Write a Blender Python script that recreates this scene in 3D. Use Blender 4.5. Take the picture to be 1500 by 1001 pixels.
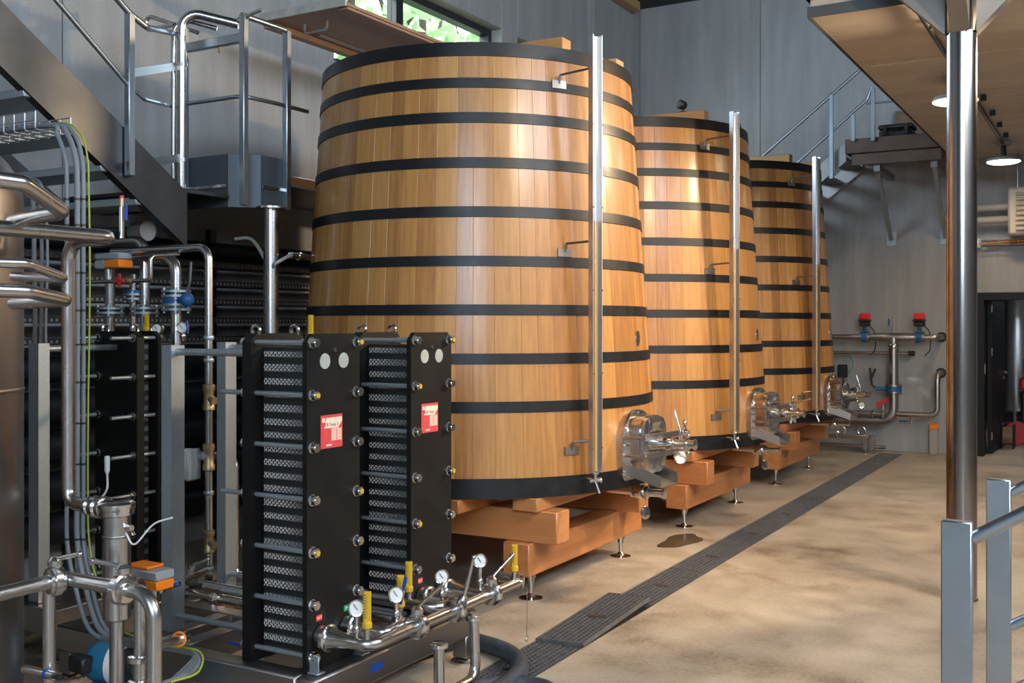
import bpy, bmesh, math, random
from mathutils import Vector, Matrix
random.seed(7)
R = math.radians
SC = bpy.context.scene
COL = SC.collection
for o in list(bpy.data.objects): bpy.data.objects.remove(o)

# ------------------------------------------------------------------ camera
F = 1540.0; HOR = 474.0; CAMZ = 1.7; YAW = R(30)
cd = bpy.data.cameras.new('camera'); cam = bpy.data.objects.new('camera', cd); COL.objects.link(cam)
cam.location = (0, 0, CAMZ); cam.rotation_euler = (R(90), 0, YAW)
cd.sensor_width = 36; cd.lens = F * 36 / 1500; cd.shift_y = -(500.5 - HOR) / 1500
cd.clip_start = .05; cd.clip_end = 200
SC.camera = cam
FW = Vector((-math.sin(YAW), math.cos(YAW), 0)); RT = Vector((math.cos(YAW), math.sin(YAW), 0))
def P(px, py, X=None, Y=None, Z=None, d=None):
    """point of the room that a measured pixel shows, on a plane of known X, Y, Z or at depth d"""
    r = FW + RT * ((px - 750) / F) + Vector((0, 0, (HOR - py) / F))
    if X is not None: t = X / r.x
    elif Y is not None: t = Y / r.y
    elif Z is not None: t = (Z - CAMZ) / r.z
    else: t = d
    return Vector((0, 0, CAMZ)) + r * t

# ------------------------------------------------------------------ world, sun, large lights, exposure
SC.view_settings.view_transform = 'Standard'; SC.view_settings.look = 'None'
SC.view_settings.gamma = 1; SC.view_settings.use_curve_mapping = False
SC.view_settings.exposure = 0.0
w = bpy.data.worlds.new('world'); SC.world = w; w.use_nodes = True
bg = w.node_tree.nodes['Background']; bg.inputs[0].default_value = (.80, .91, 1, 1); bg.inputs[1].default_value = 6.0
sd = bpy.data.lights.new('sun', 'SUN'); so = bpy.data.objects.new('sun', sd); COL.objects.link(so)
sd.energy = 5.0; sd.angle = R(.6); sd.color = (1, .95, .88)
so.rotation_euler = Vector((4.04, 2.65, -3.35)).to_track_quat('-Z', 'Y').to_euler(); so.location = (-12, 2, 12)
def area(name, loc, target, sx, sy, power, col, spread=None):
    l = bpy.data.lights.new(name, 'AREA'); l.shape = 'RECTANGLE'; l.size = sx; l.size_y = sy; l.energy = power; l.color = col
    if spread: l.spread = R(spread)
    o = bpy.data.objects.new(name, l); COL.objects.link(o); o.location = loc
    o.rotation_euler = (Vector(target) - Vector(loc)).to_track_quat('-Z', 'Y').to_euler(); return o
COOL = (.58, .79, 1.0); WARM = (1.0, .75, .47)
area('daylight_side_windows', (-6.12, 9.1, 4.62), (-1, 9.1, 3.4), 2.9, .9, 170, COOL)
area('daylight_rear_glazing', (2.1, -4.8, 4.6), (-3.2, 6, 2.4), 4.0, 3.1, 480, COOL)
area('daylight_clerestory', (5.1, 3.6, 5.55), (-4, 5.2, 3.4), 6.5, 1.3, 520, (.72, .86, 1.0))
def spot(name, loc, target, power, ang, blend=.6, size=.12, col=WARM):
    l = bpy.data.lights.new(name, 'SPOT'); l.energy = power; l.spot_size = R(ang); l.spot_blend = blend; l.shadow_soft_size = size; l.color = col
    o = bpy.data.objects.new(name, l); COL.objects.link(o); o.location = loc
    o.rotation_euler = (Vector(target) - Vector(loc)).to_track_quat('-Z', 'Y').to_euler(); return o

# ------------------------------------------------------------------ materials
MAT = {}
def nodes(name):
    m = bpy.data.materials.new(name); m.use_nodes = True
    nt = m.node_tree; b = nt.nodes['Principled BSDF']; MAT[name] = m
    return m, nt, b
def N(nt, t, **k):
    n = nt.nodes.new(t)
    for a, v in k.items():
        if a.startswith('i_'): n.inputs[int(a[2:]) if a[2:].isdigit() else a[2:]].default_value = v
        else: setattr(n, a, v)
    return n
def ramp(nt, stops):
    n = nt.nodes.new('ShaderNodeValToRGB'); cr = n.color_ramp
    while len(cr.elements) < len(stops): cr.elements.new(.5)
    for e, (p, c) in zip(cr.elements, stops): e.position = p; e.color = (*c, 1)
    return n
def coords(nt, scale=(1, 1, 1), rnd=False, kind='Object'):
    tc = N(nt, 'ShaderNodeTexCoord'); mp = N(nt, 'ShaderNodeMapping'); mp.inputs['Scale'].default_value = scale
    nt.links.new(tc.outputs[kind], mp.inputs['Vector'])
    if rnd:
        oi = N(nt, 'ShaderNodeObjectInfo'); mu = N(nt, 'ShaderNodeMath', operation='MULTIPLY', i_1=57.0)
        nt.links.new(oi.outputs['Random'], mu.inputs[0]); cx = N(nt, 'ShaderNodeCombineXYZ')
        for k in range(3): nt.links.new(mu.outputs[0], cx.inputs[k])
        nt.links.new(cx.outputs[0], mp.inputs['Location'])
    return mp
def simple(name, col, rough=.5, metal=0, var=.0, vscale=30, bump=0, bscale=200, stretch=(1, 1, 1), **kw):
    m, nt, b = nodes(name)
    b.inputs['Base Color'].default_value = (*col, 1); b.inputs['Roughness'].default_value = rough; b.inputs['Metallic'].default_value = metal
    for k, v in kw.items(): b.inputs[k.replace('_', ' ')].default_value = v
    mp = coords(nt, stretch)
    nz = N(nt, 'ShaderNodeTexNoise'); nz.inputs['Scale'].default_value = vscale; nz.inputs['Detail'].default_value = 4
    nt.links.new(mp.outputs[0], nz.inputs[0])
    if var:
        rp = ramp(nt, [(.3, tuple(c * (1 - var) for c in col)), (.7, tuple(min(1, c * (1 + var)) for c in col))])
        nt.links.new(nz.outputs[0], rp.inputs[0]); nt.links.new(rp.outputs[0], b.inputs['Base Color'])
    mr = N(nt, 'ShaderNodeMapRange'); k_ = .06 if metal > .5 else .22; mr.inputs[3].default_value = max(.02, rough * (1 - k_)); mr.inputs[4].default_value = min(1, rough * (1 + k_))
    nt.links.new(nz.outputs[0], mr.inputs[0]); nt.links.new(mr.outputs[0], b.inputs['Roughness'])
    if bump:
        nb = N(nt, 'ShaderNodeTexNoise'); nb.inputs['Scale'].default_value = bscale; nt.links.new(mp.outputs[0], nb.inputs[0])
        bp = N(nt, 'ShaderNodeBump'); bp.inputs['Strength'].default_value = bump; bp.inputs['Distance'].default_value = .01
        nt.links.new(nb.outputs[0], bp.inputs['Height']); nt.links.new(bp.outputs[0], b.inputs['Normal'])
    return m
simple('steel', (.56, .53, .51), .27, 1, .02, 12)
simple('steel_polished', (.68, .655, .63), .19, 1, .02, 9)
simple('steel_dark', (.33, .31, .30), .40, 1, .04, 6)
simple('steel_brushed_dark', (.11, .108, .11), .45, 1, .15, 5)
simple('fascia_steel', (.10, .11, .125), .6, .7, .08, 5)
simple('tank_steel', (.40, .36, .34), .33, 1, .12, 3)
simple('rail_steel', (.42, .47, .52), .36, 1, .08, 6)
simple('galvanised', (.40, .44, .46), .46, .8, .06, 60)
simple('black_paint', (.006, .0055, .005), .5, 0, .2, 9, Specular_IOR_Level=.3)
simple('hoop_black', (.007, .007, .008), .42, 0, .25, 14, Specular_IOR_Level=.35)
simple('rubber_hose', (.045, .056, .075), .55, 0, .4, 20, bump=.15, bscale=60)
simple('dark_lagging', (.008, .010, .013), .45, 0, .3, 6)
simple('black_plastic', (.012, .012, .012), .5)
simple('yellow', (.62, .36, .012), .45)
simple('orange', (.90, .22, .01), .4)
simple('red', (.55, .03, .03), .4)
simple('bright_red', (.75, .02, .02), .35)
simple('label_red', (.72, .07, .07), .4, 0, .12, 60)
simple('label_cream', (.86, .66, .50), .5)
simple('label_disc', (.55, .56, .52), .45, .5, .08, 40)
simple('label_grey', (.50, .38, .36), .5)
simple('green', (.02, .35, .12), .4)
simple('blue', (.01, .06, .32), .35)
simple('valve_blue', (.015, .10, .25), .45)
simple('pump_blue', (.015, .15, .28), .5)
simple('teal', (.12, .42, .44), .5)
simple('white', (.80, .78, .74), .45)
simple('grey_plastic', (.30, .31, .32), .5)
simple('cable_grey', (.17, .18, .195), .5)
simple('steel_matt', (.44, .40, .37), .36, 1, .03, 9)
simple('column_steel', (.34, .32, .31), .2, 1, .02, 5)
simple('bracket_steel', (.26, .24, .22), .45, .9, .05, 5)
simple('channel_steel', (.60, .58, .58), .42, 1, .02, 9)
simple('amber_liquid', (.62, .38, .12), .25)
simple('grating', (.20, .19, .185), .55, .6, .15, 30)
simple('cable_green', (.30, .36, .03), .5)
simple('cable_yellow', (.75, .62, .03), .45)
simple('brass', (.50, .37, .21), .45, .9, .08, 30)
simple('fascia_brown', (.13, .085, .06), .5, .2, .2, 6)
simple('tray_brown_shaded', (.085, .065, .05), .5, .6)  # brown tray tone, darkened to stand for the shade under the platform
simple('cardboard', (.20, .12, .075), .7, 0, .25, 5)
simple('plywood', (.34, .20, .13), .5, 0, .12, 4, stretch=(1, 1, 1))
simple('ply_edge', (.42, .38, .34), .6, 0, .15, 10)
simple('bark', (.06, .045, .03), .9, 0, .3, 8)
simple('louvre_beige', (.42, .36, .29), .5)
simple('lagging_grey', (.34, .31, .28), .6)
simple('frame_dark', (.02, .022, .026), .4)
simple('roof_dark', (.05, .055, .062), .8, 0, .2, 2)
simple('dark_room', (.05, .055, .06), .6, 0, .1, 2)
simple('puddle', (.11, .08, .05), .22, 0, .15, 6)
simple('plate_steel', (.82, .80, .78), .26, .92)
simple('ground', (.10, .13, .05), .9, 0, .3, 2)

def leaf_mat():
    m, nt, b = nodes('leaf')
    oi = N(nt, 'ShaderNodeTexNoise'); oi.inputs['Scale'].default_value = 1.3
    tc = N(nt, 'ShaderNodeTexCoord'); nt.links.new(tc.outputs['Object'], oi.inputs[0])
    rp = ramp(nt, [(.35, (.22, .38, .14)), (.6, (.50, .62, .36))]); nt.links.new(oi.outputs[0], rp.inputs[0])
    df = N(nt, 'ShaderNodeBsdfDiffuse'); tr = N(nt, 'ShaderNodeBsdfTranslucent'); mx = N(nt, 'ShaderNodeMixShader'); mx.inputs[0].default_value = .5
    nt.links.new(rp.outputs[0], df.inputs[0]); nt.links.new(rp.outputs[0], tr.inputs[0])
    nt.links.new(df.outputs[0], mx.inputs[1]); nt.links.new(tr.outputs[0], mx.inputs[2])
    nt.links.new(mx.outputs[0], nt.nodes['Material Output'].inputs[0])
leaf_mat()
def glass_mat(name, tint=(1, 1, 1), refl=.07):
    m, nt, b = nodes(name)
    tr = N(nt, 'ShaderNodeBsdfTransparent'); tr.inputs[0].default_value = (*tint, 1)
    gl = N(nt, 'ShaderNodeBsdfGlossy'); gl.inputs['Roughness'].default_value = .03 if name == 'glass' else .18
    mx = N(nt, 'ShaderNodeMixShader'); mx.inputs[0].default_value = refl
    nt.links.new(tr.outputs[0], mx.inputs[1]); nt.links.new(gl.outputs[0], mx.inputs[2]); nt.links.new(mx.outputs[0], nt.nodes['Material Output'].inputs[0])
glass_mat('glass', (.94, .98, .97)); glass_mat('tube_glass', (.93, .95, .96), .10); glass_mat('dial_glass', (1, 1, 1), .08)

def emit(name, col, s):
    m, nt, b = nodes(name)
    b.inputs['Emission Color'].default_value = (*col, 1); b.inputs['Emission Strength'].default_value = s; b.inputs['Base Color'].default_value = (.9, .9, .9, 1)
    return m
emit('lamp_glow', (1, .86, .66), 14)

def wood(name, c0, c1, c2, scale, rough=.38, amp=.5, coat=0.0, bump=.12, rng=.55):
    m, nt, b = nodes(name)
    mp = coords(nt, scale, True)
    nz = N(nt, 'ShaderNodeTexNoise'); nz.inputs['Scale'].default_value = 1; nz.inputs['Detail'].default_value = 6; nz.inputs['Roughness'].default_value = .6
    nt.links.new(mp.outputs[0], nz.inputs[0])
    oi = N(nt, 'ShaderNodeObjectInfo')
    a = N(nt, 'ShaderNodeMapRange'); a.inputs[3].default_value = -rng / 2; a.inputs[4].default_value = rng / 2; nt.links.new(oi.outputs['Random'], a.inputs[0])
    s = N(nt, 'ShaderNodeMapRange'); s.inputs[1].default_value = .3; s.inputs[2].default_value = .7; s.inputs[3].default_value = .5 - amp / 2; s.inputs[4].default_value = .5 + amp / 2
    nt.links.new(nz.outputs[0], s.inputs[0])
    ad = N(nt, 'ShaderNodeMath', operation='ADD'); nt.links.new(s.outputs[0], ad.inputs[0]); nt.links.new(a.outputs[0], ad.inputs[1])
    rp = ramp(nt, [(0, c0), (.5, c1), (1, c2)]); nt.links.new(ad.outputs[0], rp.inputs[0]); nt.links.new(rp.outputs[0], b.inputs['Base Color'])
    b.inputs['Roughness'].default_value = rough; b.inputs['Coat Weight'].default_value = coat; b.inputs['Coat Roughness'].default_value = .2
    bp = N(nt, 'ShaderNodeBump'); bp.inputs['Strength'].default_value = bump; bp.inputs['Distance'].default_value = .004
    nt.links.new(nz.outputs[0], bp.inputs['Height']); nt.links.new(bp.outputs[0], b.inputs['Normal'])
wood('stave_wood', (.23, .085, .018), (.395, .172, .038), (.51, .255, .07), (40, 40, 1.0), .5, .5, .5, .1, .6)
wood('beam_wood_x', (.36, .12, .036), (.49, .19, .06), (.58, .26, .10), (1.0, 20, 20), .45, .5, .1)
wood('beam_wood_y', (.36, .12, .036), (.49, .19, .06), (.58, .26, .10), (20, 1.0, 20), .45, .5, .1)
wood('lid_wood', (.36, .18, .06), (.46, .25, .10), (.55, .32, .14), (1.5, 24, 24), .45, .4)

def concrete(name, c0, c1, c2, big, streak=(1, 1, 1), bscale=60, rough=.7, bump=.12, fine=.35, det=8):
    m, nt, b = nodes(name)
    mp = coords(nt, streak, False)
    n1 = N(nt, 'ShaderNodeTexNoise'); n1.inputs['Scale'].default_value = big; n1.inputs['Detail'].default_value = det; n1.inputs['Roughness'].default_value = .62
    nt.links.new(mp.outputs[0], n1.inputs[0])
    mp2 = coords(nt, (1, 1, 1))
    n2 = N(nt, 'ShaderNodeTexNoise'); n2.inputs['Scale'].default_value = bscale; n2.inputs['Detail'].default_value = 4; nt.links.new(mp2.outputs[0], n2.inputs[0])
    mx = N(nt, 'ShaderNodeMix'); mx.data_type = 'FLOAT'; mx.inputs[0].default_value = fine
    nt.links.new(n1.outputs[0], mx.inputs[2]); nt.links.new(n2.outputs[0], mx.inputs[3])
    rp = ramp(nt, [(.34, c0), (.5, c1), (.66, c2)]); nt.links.new(mx.outputs[0], rp.inputs[0]); nt.links.new(rp.outputs[0], b.inputs['Base Color'])
    mr = N(nt, 'ShaderNodeMapRange'); mr.inputs[1].default_value = .3; mr.inputs[2].default_value = .7; mr.inputs[3].default_value = rough * .8; mr.inputs[4].default_value = min(1, rough * 1.2)
    nt.links.new(n1.outputs[0], mr.inputs[0]); nt.links.new(mr.outputs[0], b.inputs['Roughness'])
    bp = N(nt, 'ShaderNodeBump'); bp.inputs['Strength'].default_value = bump; bp.inputs['Distance'].default_value = .01
    nt.links.new(n2.outputs[0], bp.inputs['Height']); nt.links.new(bp.outputs[0], b.inputs['Normal'])
concrete('wall_concrete', (.26, .255, .25), (.32, .315, .31), (.385, .38, .375), 2.2, (2.4, 2.4, .28), 70, .75, .12, .3)
def floor_mat():
    m, nt, b = nodes('floor_concrete'); L = nt.links.new
    def nz(scale, st, det=6, ro=.6):
        mp = coords(nt, st); n = N(nt, 'ShaderNodeTexNoise'); n.inputs['Scale'].default_value = scale; n.inputs['Detail'].default_value = det; n.inputs['Roughness'].default_value = ro; L(mp.outputs[0], n.inputs[0]); return n
    big = nz(.7, (1, 1.3, 1), 6, .6); mid = nz(3.2, (1, 1, 1), 8, .68); fine = nz(42, (1, 1, 1), 5, .6); stain = nz(1.15, (1.5, .8, 1), 7, .7)
    a = N(nt, 'ShaderNodeMix'); a.data_type = 'FLOAT'; a.inputs[0].default_value = .5; L(big.outputs[0], a.inputs[2]); L(mid.outputs[0], a.inputs[3])
    c = N(nt, 'ShaderNodeMix'); c.data_type = 'FLOAT'; c.inputs[0].default_value = .2; L(a.outputs[0], c.inputs[2]); L(fine.outputs[0], c.inputs[3])
    rp = ramp(nt, [(.37, (.19, .145, .098)), (.46, (.37, .30, .225)), (.55, (.47, .395, .305)), (.66, (.57, .50, .41))]); L(c.outputs[0], rp.inputs[0])
    sp = ramp(nt, [(.56, (0, 0, 0)), (.68, (1, 1, 1))]); L(stain.outputs[0], sp.inputs[0])
    mul = N(nt, 'ShaderNodeMath', operation='MULTIPLY', i_1=.6); L(sp.outputs[0], mul.inputs[0])
    mx = N(nt, 'ShaderNodeMix'); mx.data_type = 'RGBA'; L(mul.outputs[0], mx.inputs[0]); L(rp.outputs[0], mx.inputs[6]); mx.inputs[7].default_value = (.24, .155, .085, 1)
    L(mx.outputs[2], b.inputs['Base Color'])
    mr = N(nt, 'ShaderNodeMapRange'); mr.inputs[1].default_value = .35; mr.inputs[2].default_value = .65; mr.inputs[3].default_value = .34; mr.inputs[4].default_value = .62; L(mid.outputs[0], mr.inputs[0]); L(mr.outputs[0], b.inputs['Roughness'])
    bp = N(nt, 'ShaderNodeBump'); bp.inputs['Strength'].default_value = .06; bp.inputs['Distance'].default_value = .01; L(fine.outputs[0], bp.inputs['Height']); L(bp.outputs[0], b.inputs['Normal'])
floor_mat()
concrete('slab_concrete', (.36, .315, .265), (.47, .42, .36), (.55, .50, .44), 1.1, (.45, 2.6, 1), 50, .7, .08, .25)

# ------------------------------------------------------------------ geometry collectors
class G:
    def __init__(s): s.v = []; s.f = []
    def add(s, vs, fs):
        n = len(s.v); s.v += [Vector(p) for p in vs]; s.f += [tuple(i + n for i in f) for f in fs]; return s
    def box(s, a, b):
        x0, x1 = sorted((a[0], b[0])); y0, y1 = sorted((a[1], b[1])); z0, z1 = sorted((a[2], b[2]))
        return s.add([(x0, y0, z0), (x1, y0, z0), (x1, y1, z0), (x0, y1, z0), (x0, y0, z1), (x1, y0, z1), (x1, y1, z1), (x0, y1, z1)],
                     [(0, 3, 2, 1), (4, 5, 6, 7), (0, 1, 5, 4), (1, 2, 6, 5), (2, 3, 7, 6), (3, 0, 4, 7)])
    def cbox(s, a, b, c=.006):
        x0, x1 = sorted((a[0], b[0])); y0, y1 = sorted((a[1], b[1])); z0, z1 = sorted((a[2], b[2]))
        c = min(c, (x1 - x0) * .45, (y1 - y0) * .45, (z1 - z0) * .45)
        bm = bmesh.new()
        for x, sx in ((x0, 1), (x1, -1)):
            for y, sy in ((y0, 1), (y1, -1)):
                for z, sz in ((z0, 1), (z1, -1)):
                    bm.verts.new((x, y + sy * c, z + sz * c)); bm.verts.new((x + sx * c, y, z + sz * c)); bm.verts.new((x + sx * c, y + sy * c, z))
        bmesh.ops.convex_hull(bm, input=bm.verts[:])
        bmesh.ops.dissolve_limit(bm, angle_limit=.02, verts=bm.verts[:], edges=bm.edges[:])
        bm.verts.index_update(); s.add([v.co for v in bm.verts], [[v.index for v in f.verts] for f in bm.faces]); bm.free(); return s
    def frame(s, d):
        d = Vector(d).normalized(); u = d.orthogonal().normalized()
        if abs(d.z) < .9: u = Vector((0, 0, 1)).cross(d).normalized()
        return d, u, d.cross(u)
    def lathe(s, base, axis, prof, n=20, caps=True):
        """prof: list of (radius, distance along axis)"""
        base = Vector(base); d, u, w_ = s.frame(axis); vs = []; fs = []
        for r, h in prof:
            for k in range(n):
                a = 2 * math.pi * k / n; vs.append(base + d * h + (u * math.cos(a) + w_ * math.sin(a)) * r)
        for i in range(len(prof) - 1):
            for k in range(n):
                k2 = (k + 1) % n; fs.append((i * n + k, i * n + k2, (i + 1) * n + k2, (i + 1) * n + k))
        if caps:
            fs.append(tuple(reversed(range(n)))); m = (len(prof) - 1) * n; fs.append(tuple(range(m, m + n)))
        return s.add(vs, fs)
    def cyl(s, a, b, r, n=16, r2=None):
        a = Vector(a); b = Vector(b); return s.lathe(a, b - a, [(r, 0), (r if r2 is None else r2, (b - a).length)], n)
    def tube(s, pts, r, bend=.1, n=12, seg=6):
        pts = [Vector(p) for p in pts]; path = [pts[0]]
        for i in range(1, len(pts) - 1):
            p = pts[i]; a = pts[i - 1] - p; b = pts[i + 1] - p; la = a.length; lb = b.length; a.normalize(); b.normalize()
            ang = a.angle(b)
            if ang > math.pi - .02: continue
            t = min(bend / math.tan(ang / 2), la * .49, lb * .49)
            p0 = p + a * t; p1 = p + b * t; rr = t * math.tan(ang / 2)
            c = p + (a + b).normalized() * (rr / math.sin(ang / 2)); e0 = p0 - c; e1 = p1 - c
            tot = e0.angle(e1); ax = e0.cross(e1)
            if ax.length < 1e-9: path.append(p); continue
            ax.normalize()
            for k in range(seg + 1): path.append(c + Matrix.Rotation(tot * k / seg, 3, ax) @ e0)
        path.append(pts[-1]); return s.sweep(path, r, n)
    def sweep(s, path, r, n=10, caps=True):
        path = [Vector(p) for p in path]; path = [p for i, p in enumerate(path) if i == 0 or (p - path[i - 1]).length > 1e-6]
        m = len(path); rs = r if isinstance(r, (list, tuple)) else [r] * m
        T = [(path[min(i + 1, m - 1)] - path[max(i - 1, 0)]).normalized() for i in range(m)]
        u = T[0].orthogonal().normalized(); vs = []; fs = []
        for i in range(m):
            u = (u - T[i] * u.dot(T[i])).normalized(); w_ = T[i].cross(u)
            for k in range(n):
                a = 2 * math.pi * k / n; vs.append(path[i] + (u * math.cos(a) + w_ * math.sin(a)) * rs[i])
        for i in range(m - 1):
            for k in range(n):
                k2 = (k + 1) % n; fs.append((i * n + k, i * n + k2, (i + 1) * n + k2, (i + 1) * n + k))
        if caps: fs.append(tuple(reversed(range(n)))); fs.append(tuple(range((m - 1) * n, m * n)))
        return s.add(vs, fs)
    def spline(s, pts, r, n=10, seg=8):
        p = [Vector(q) for q in pts]; p = [p[0] * 2 - p[1]] + p + [p[-1] * 2 - p[-2]]; out = []
        for i in range(1, len(p) - 2):
            for k in range(seg):
                t = k / seg; a, b, c, d = p[i - 1:i + 3]
                out.append(.5 * ((2 * b) + (c - a) * t + (2 * a - 5 * b + 4 * c - d) * t * t + (3 * b - a - 3 * c + d) * t ** 3))
        out.append(p[-2]); return s.sweep(out, r, n)
    def prism(s, poly, vec):
        poly = [Vector(p) for p in poly]; vec = Vector(vec); n = len(poly)
        nor = Vector((0, 0, 0))
        for i in range(n): nor += poly[i].cross(poly[(i + 1) % n])
        if nor.dot(vec) < 0: poly.reverse()
        return s.add(poly + [p + vec for p in poly], [tuple(reversed(range(n))), tuple(range(n, 2 * n))] + [(i, (i + 1) % n, (i + 1) % n + n, i + n) for i in range(n)])
    def bar(s, a, b, wd, ht, up=(0, 0, 1)):
        a = Vector(a); b = Vector(b); d = (b - a).normalized(); side = d.cross(Vector(up)).normalized(); u = side.cross(d)
        q = [a + side * sx * wd / 2 + u * sz * ht / 2 for sx, sz in ((-1, -1), (1, -1), (1, 1), (-1, 1))]
        return s.prism(q, b - a)
    def torus(s, c, axis, R_, r, n=24, m=8):
        d, u, w_ = s.frame(axis); c = Vector(c); vs = []; fs = []
        for i in range(n):
            a = 2 * math.pi * i / n; e = u * math.cos(a) + w_ * math.sin(a)
            for j in range(m):
                b = 2 * math.pi * j / m; vs.append(c + e * (R_ + r * math.cos(b)) + d * r * math.sin(b))
        for i in range(n):
            for j in range(m):
                fs.append((i * m + j, ((i + 1) % n) * m + j, ((i + 1) % n) * m + (j + 1) % m, i * m + (j + 1) % m))
        return s.add(vs, fs)
    def ball(s, c, r, n=12):
        k = max(4, n // 2); return s.lathe(Vector(c) - Vector((0, 0, r)), (0, 0, 1), [(max(1e-4, r * math.sin(math.pi * i / k)), r - r * math.cos(math.pi * i / k)) for i in range(k + 1)], n, False)
    def mesh(s, name, org=Vector((0, 0, 0)), smooth=True, ang=38):
        me = bpy.data.meshes.new(name); me.from_pydata([tuple(p - org) for p in s.v], [], s.f); me.validate()
        if smooth and len(me.polygons):
            me.polygons.foreach_set('use_smooth', [True] * len(me.polygons)); me.set_sharp_from_angle(angle=R(ang))
        return me
def hexa(g, a, b, r): return g.cyl(a, b, r, 6)

ORG = {}
def tag(o, label=None, cat=None, group=None, kind=None):
    if label: o['label'] = label
    if cat: o['category'] = cat
    if group: o['group'] = group
    if kind: o['kind'] = kind
    return o
def thing(name, label, cat, loc=(0, 0, 0), group=None, rotz=0, kind=None):
    o = bpy.data.objects.new(name, None); COL.objects.link(o); o.location = loc; o.rotation_euler = (0, 0, rotz); o.empty_display_size = .1
    ORG[o] = Vector(loc) if rotz == 0 else None
    return tag(o, label, cat, group, kind)
LOCALS = set()
def part(name, g, mat, parent, label=None, kind=None, local=False, mesh=None, smooth=True):
    """a piece of a thing; g in room coordinates unless local"""
    org = Vector((0, 0, 0)) if local else ORG[parent]
    me = mesh or g.mesh(name, org, smooth)
    if not me.materials: me.materials.append(MAT[mat])
    o = bpy.data.objects.new(name, me); COL.objects.link(o); o.parent = parent; ORG[o] = ORG.get(parent)
    if label: o['label'] = label
    if kind: o['kind'] = kind
    return o
def solid(name, g, mat, label=None, cat=None, group=None, kind=None, smooth=True):
    """a thing that is one mesh, origin at the middle of its base"""
    lo = Vector([min(p[i] for p in g.v) for i in range(3)]); hi = Vector([max(p[i] for p in g.v) for i in range(3)])
    org = Vector(((lo.x + hi.x) / 2, (lo.y + hi.y) / 2, lo.z))
    me = g.mesh(name, org, smooth); me.materials.append(MAT[mat]); o = bpy.data.objects.new(name, me); COL.objects.link(o); o.location = org; ORG[o] = org
    return tag(o, label, cat, group, kind)
def struct(name, g, mat, label=None): return solid(name, g, mat, label, None, None, 'structure')
def sroot(name, loc=(0, 0, 0), label=None): return thing(name, label, None, loc, None, 0, 'structure')
def text(name, body, size, pos, xdir, ydir, mat, parent, local=False):
    cu = bpy.data.curves.new(name, 'FONT'); cu.body = body; cu.size = size; cu.align_x = 'CENTER'; cu.align_y = 'CENTER'; cu.extrude = .0004; cu.resolution_u = 2
    t = bpy.data.objects.new(name, cu); COL.objects.link(t); bpy.context.view_layer.update()
    me = bpy.data.meshes.new_from_object(t.evaluated_get(bpy.context.evaluated_depsgraph_get())); bpy.data.objects.remove(t); bpy.data.curves.remove(cu)
    x = Vector(xdir).normalized(); y = Vector(ydir).normalized(); z = x.cross(y)
    M = Matrix.Translation(Vector(pos) - (Vector((0, 0, 0)) if local else ORG[parent])) @ Matrix((x, y, z)).transposed().to_4x4()
    me.transform(M); me.materials.clear(); me.materials.append(MAT[mat])
    o = bpy.data.objects.new(name, me); COL.objects.link(o); o.parent = parent; ORG[o] = ORG.get(parent); return o

# ================================================================== the room
XL, YB = -6.24, 14.65          # left wall and back wall
ROOF = 6.42
XR, YF = 5.2, -5.0
# floor, with a channel cut out for the drain
DX0, DX1 = -2.72, -2.43
fl = sroot('floor', (0, 0, 0), 'stained warm beige concrete floor')
part('floor_slab', G().box((XL - .3, YF, -.2), (DX0, YB + .3, 0)), 'floor_concrete', fl)
part('floor_slab', G().box((DX1, YF, -.2), (XR, YB + .3, 0)), 'floor_concrete', fl)
part('drain_channel', G().box((DX0, YF, -.2), (DX1, YB + .3, -.12)), 'steel_dark', fl)
part('drain_end', G().box((DX0, YB - .25, -.12), (DX1, YB + .3, 0)), 'floor_concrete', fl)
# left wall with two high windows; panels with open joints
W1 = (7.55, 10.57, 4.12, 5.14); W2 = (10.95, 13.05, 4.12, 5.14)
wl = sroot('wall_left', (XL, 5, 0), 'tall grey concrete wall with high windows')
def lpanel(y0, y1, z0, z1): part('panel', G().cbox((XL - .3, y0 + .004, z0), (XL, y1 - .004, z1), .006), 'wall_concrete', wl)
part('joint_backing', G().box((XL - .28, YF, 0), (XL - .02, 4.6, ROOF)).box((XL - .28, 4.6, 0), (XL - .02, YB, 4.1)), 'wall_concrete', wl)
lpanel(YF, .5, 0, ROOF + .3); lpanel(.5, 4.68, 0, ROOF + .3); lpanel(4.68, W1[0], 0, ROOF + .3)
lpanel(W1[0], W1[1], 0, W1[2]); lpanel(W1[0], W1[1], W1[3], ROOF + .3)
lpanel(W1[1], W2[0], 0, ROOF + .3)
lpanel(W2[0], 12.9, 0, W2[2]); lpanel(W2[0], 12.9, W2[3], ROOF + .3)
lpanel(12.9, YB + .3, 0, W2[2]); lpanel(12.9, W2[1], W2[3], ROOF + .3); lpanel(W2[1], YB + .3, W2[2], ROOF + .3)
def window(name, Wn, mull, label):
    y0, y1, z0, z1 = Wn; r = sroot(name, (XL - .2, (y0 + y1) / 2, z0), label)
    t = .075; xa, xb = XL - .26, XL - .14
    part('window_frame', G().box((xa, y0, z0), (xb, y0 + t, z1)).box((xa, y1 - t, z0), (xb, y1, z1)).box((xa, y0 + t, z0), (xb, y1 - t, z0 + t)).box((xa, y0 + t, z1 - t), (xb, y1 - t, z1)), 'frame_dark', r)
    ys = [y0 + t] + mull + [y1 - t]
    for m_ in mull: part('mullion', G().box((xa, m_ - .06, z0 + t), (xb, m_ + .06, z1 - t)), 'frame_dark', r)
    for a, b in zip(ys[:-1], ys[1:]):
        a2 = a + (.06 if a in mull else 0); b2 = b - (.06 if b in mull else 0)
        part('pane', G().box((XL - .205, a2, z0 + t), (XL - .195, b2, z1 - t)), 'glass', r)
window('window_1', W1, [8.75], 'dark framed high window looking onto green trees')
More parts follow.
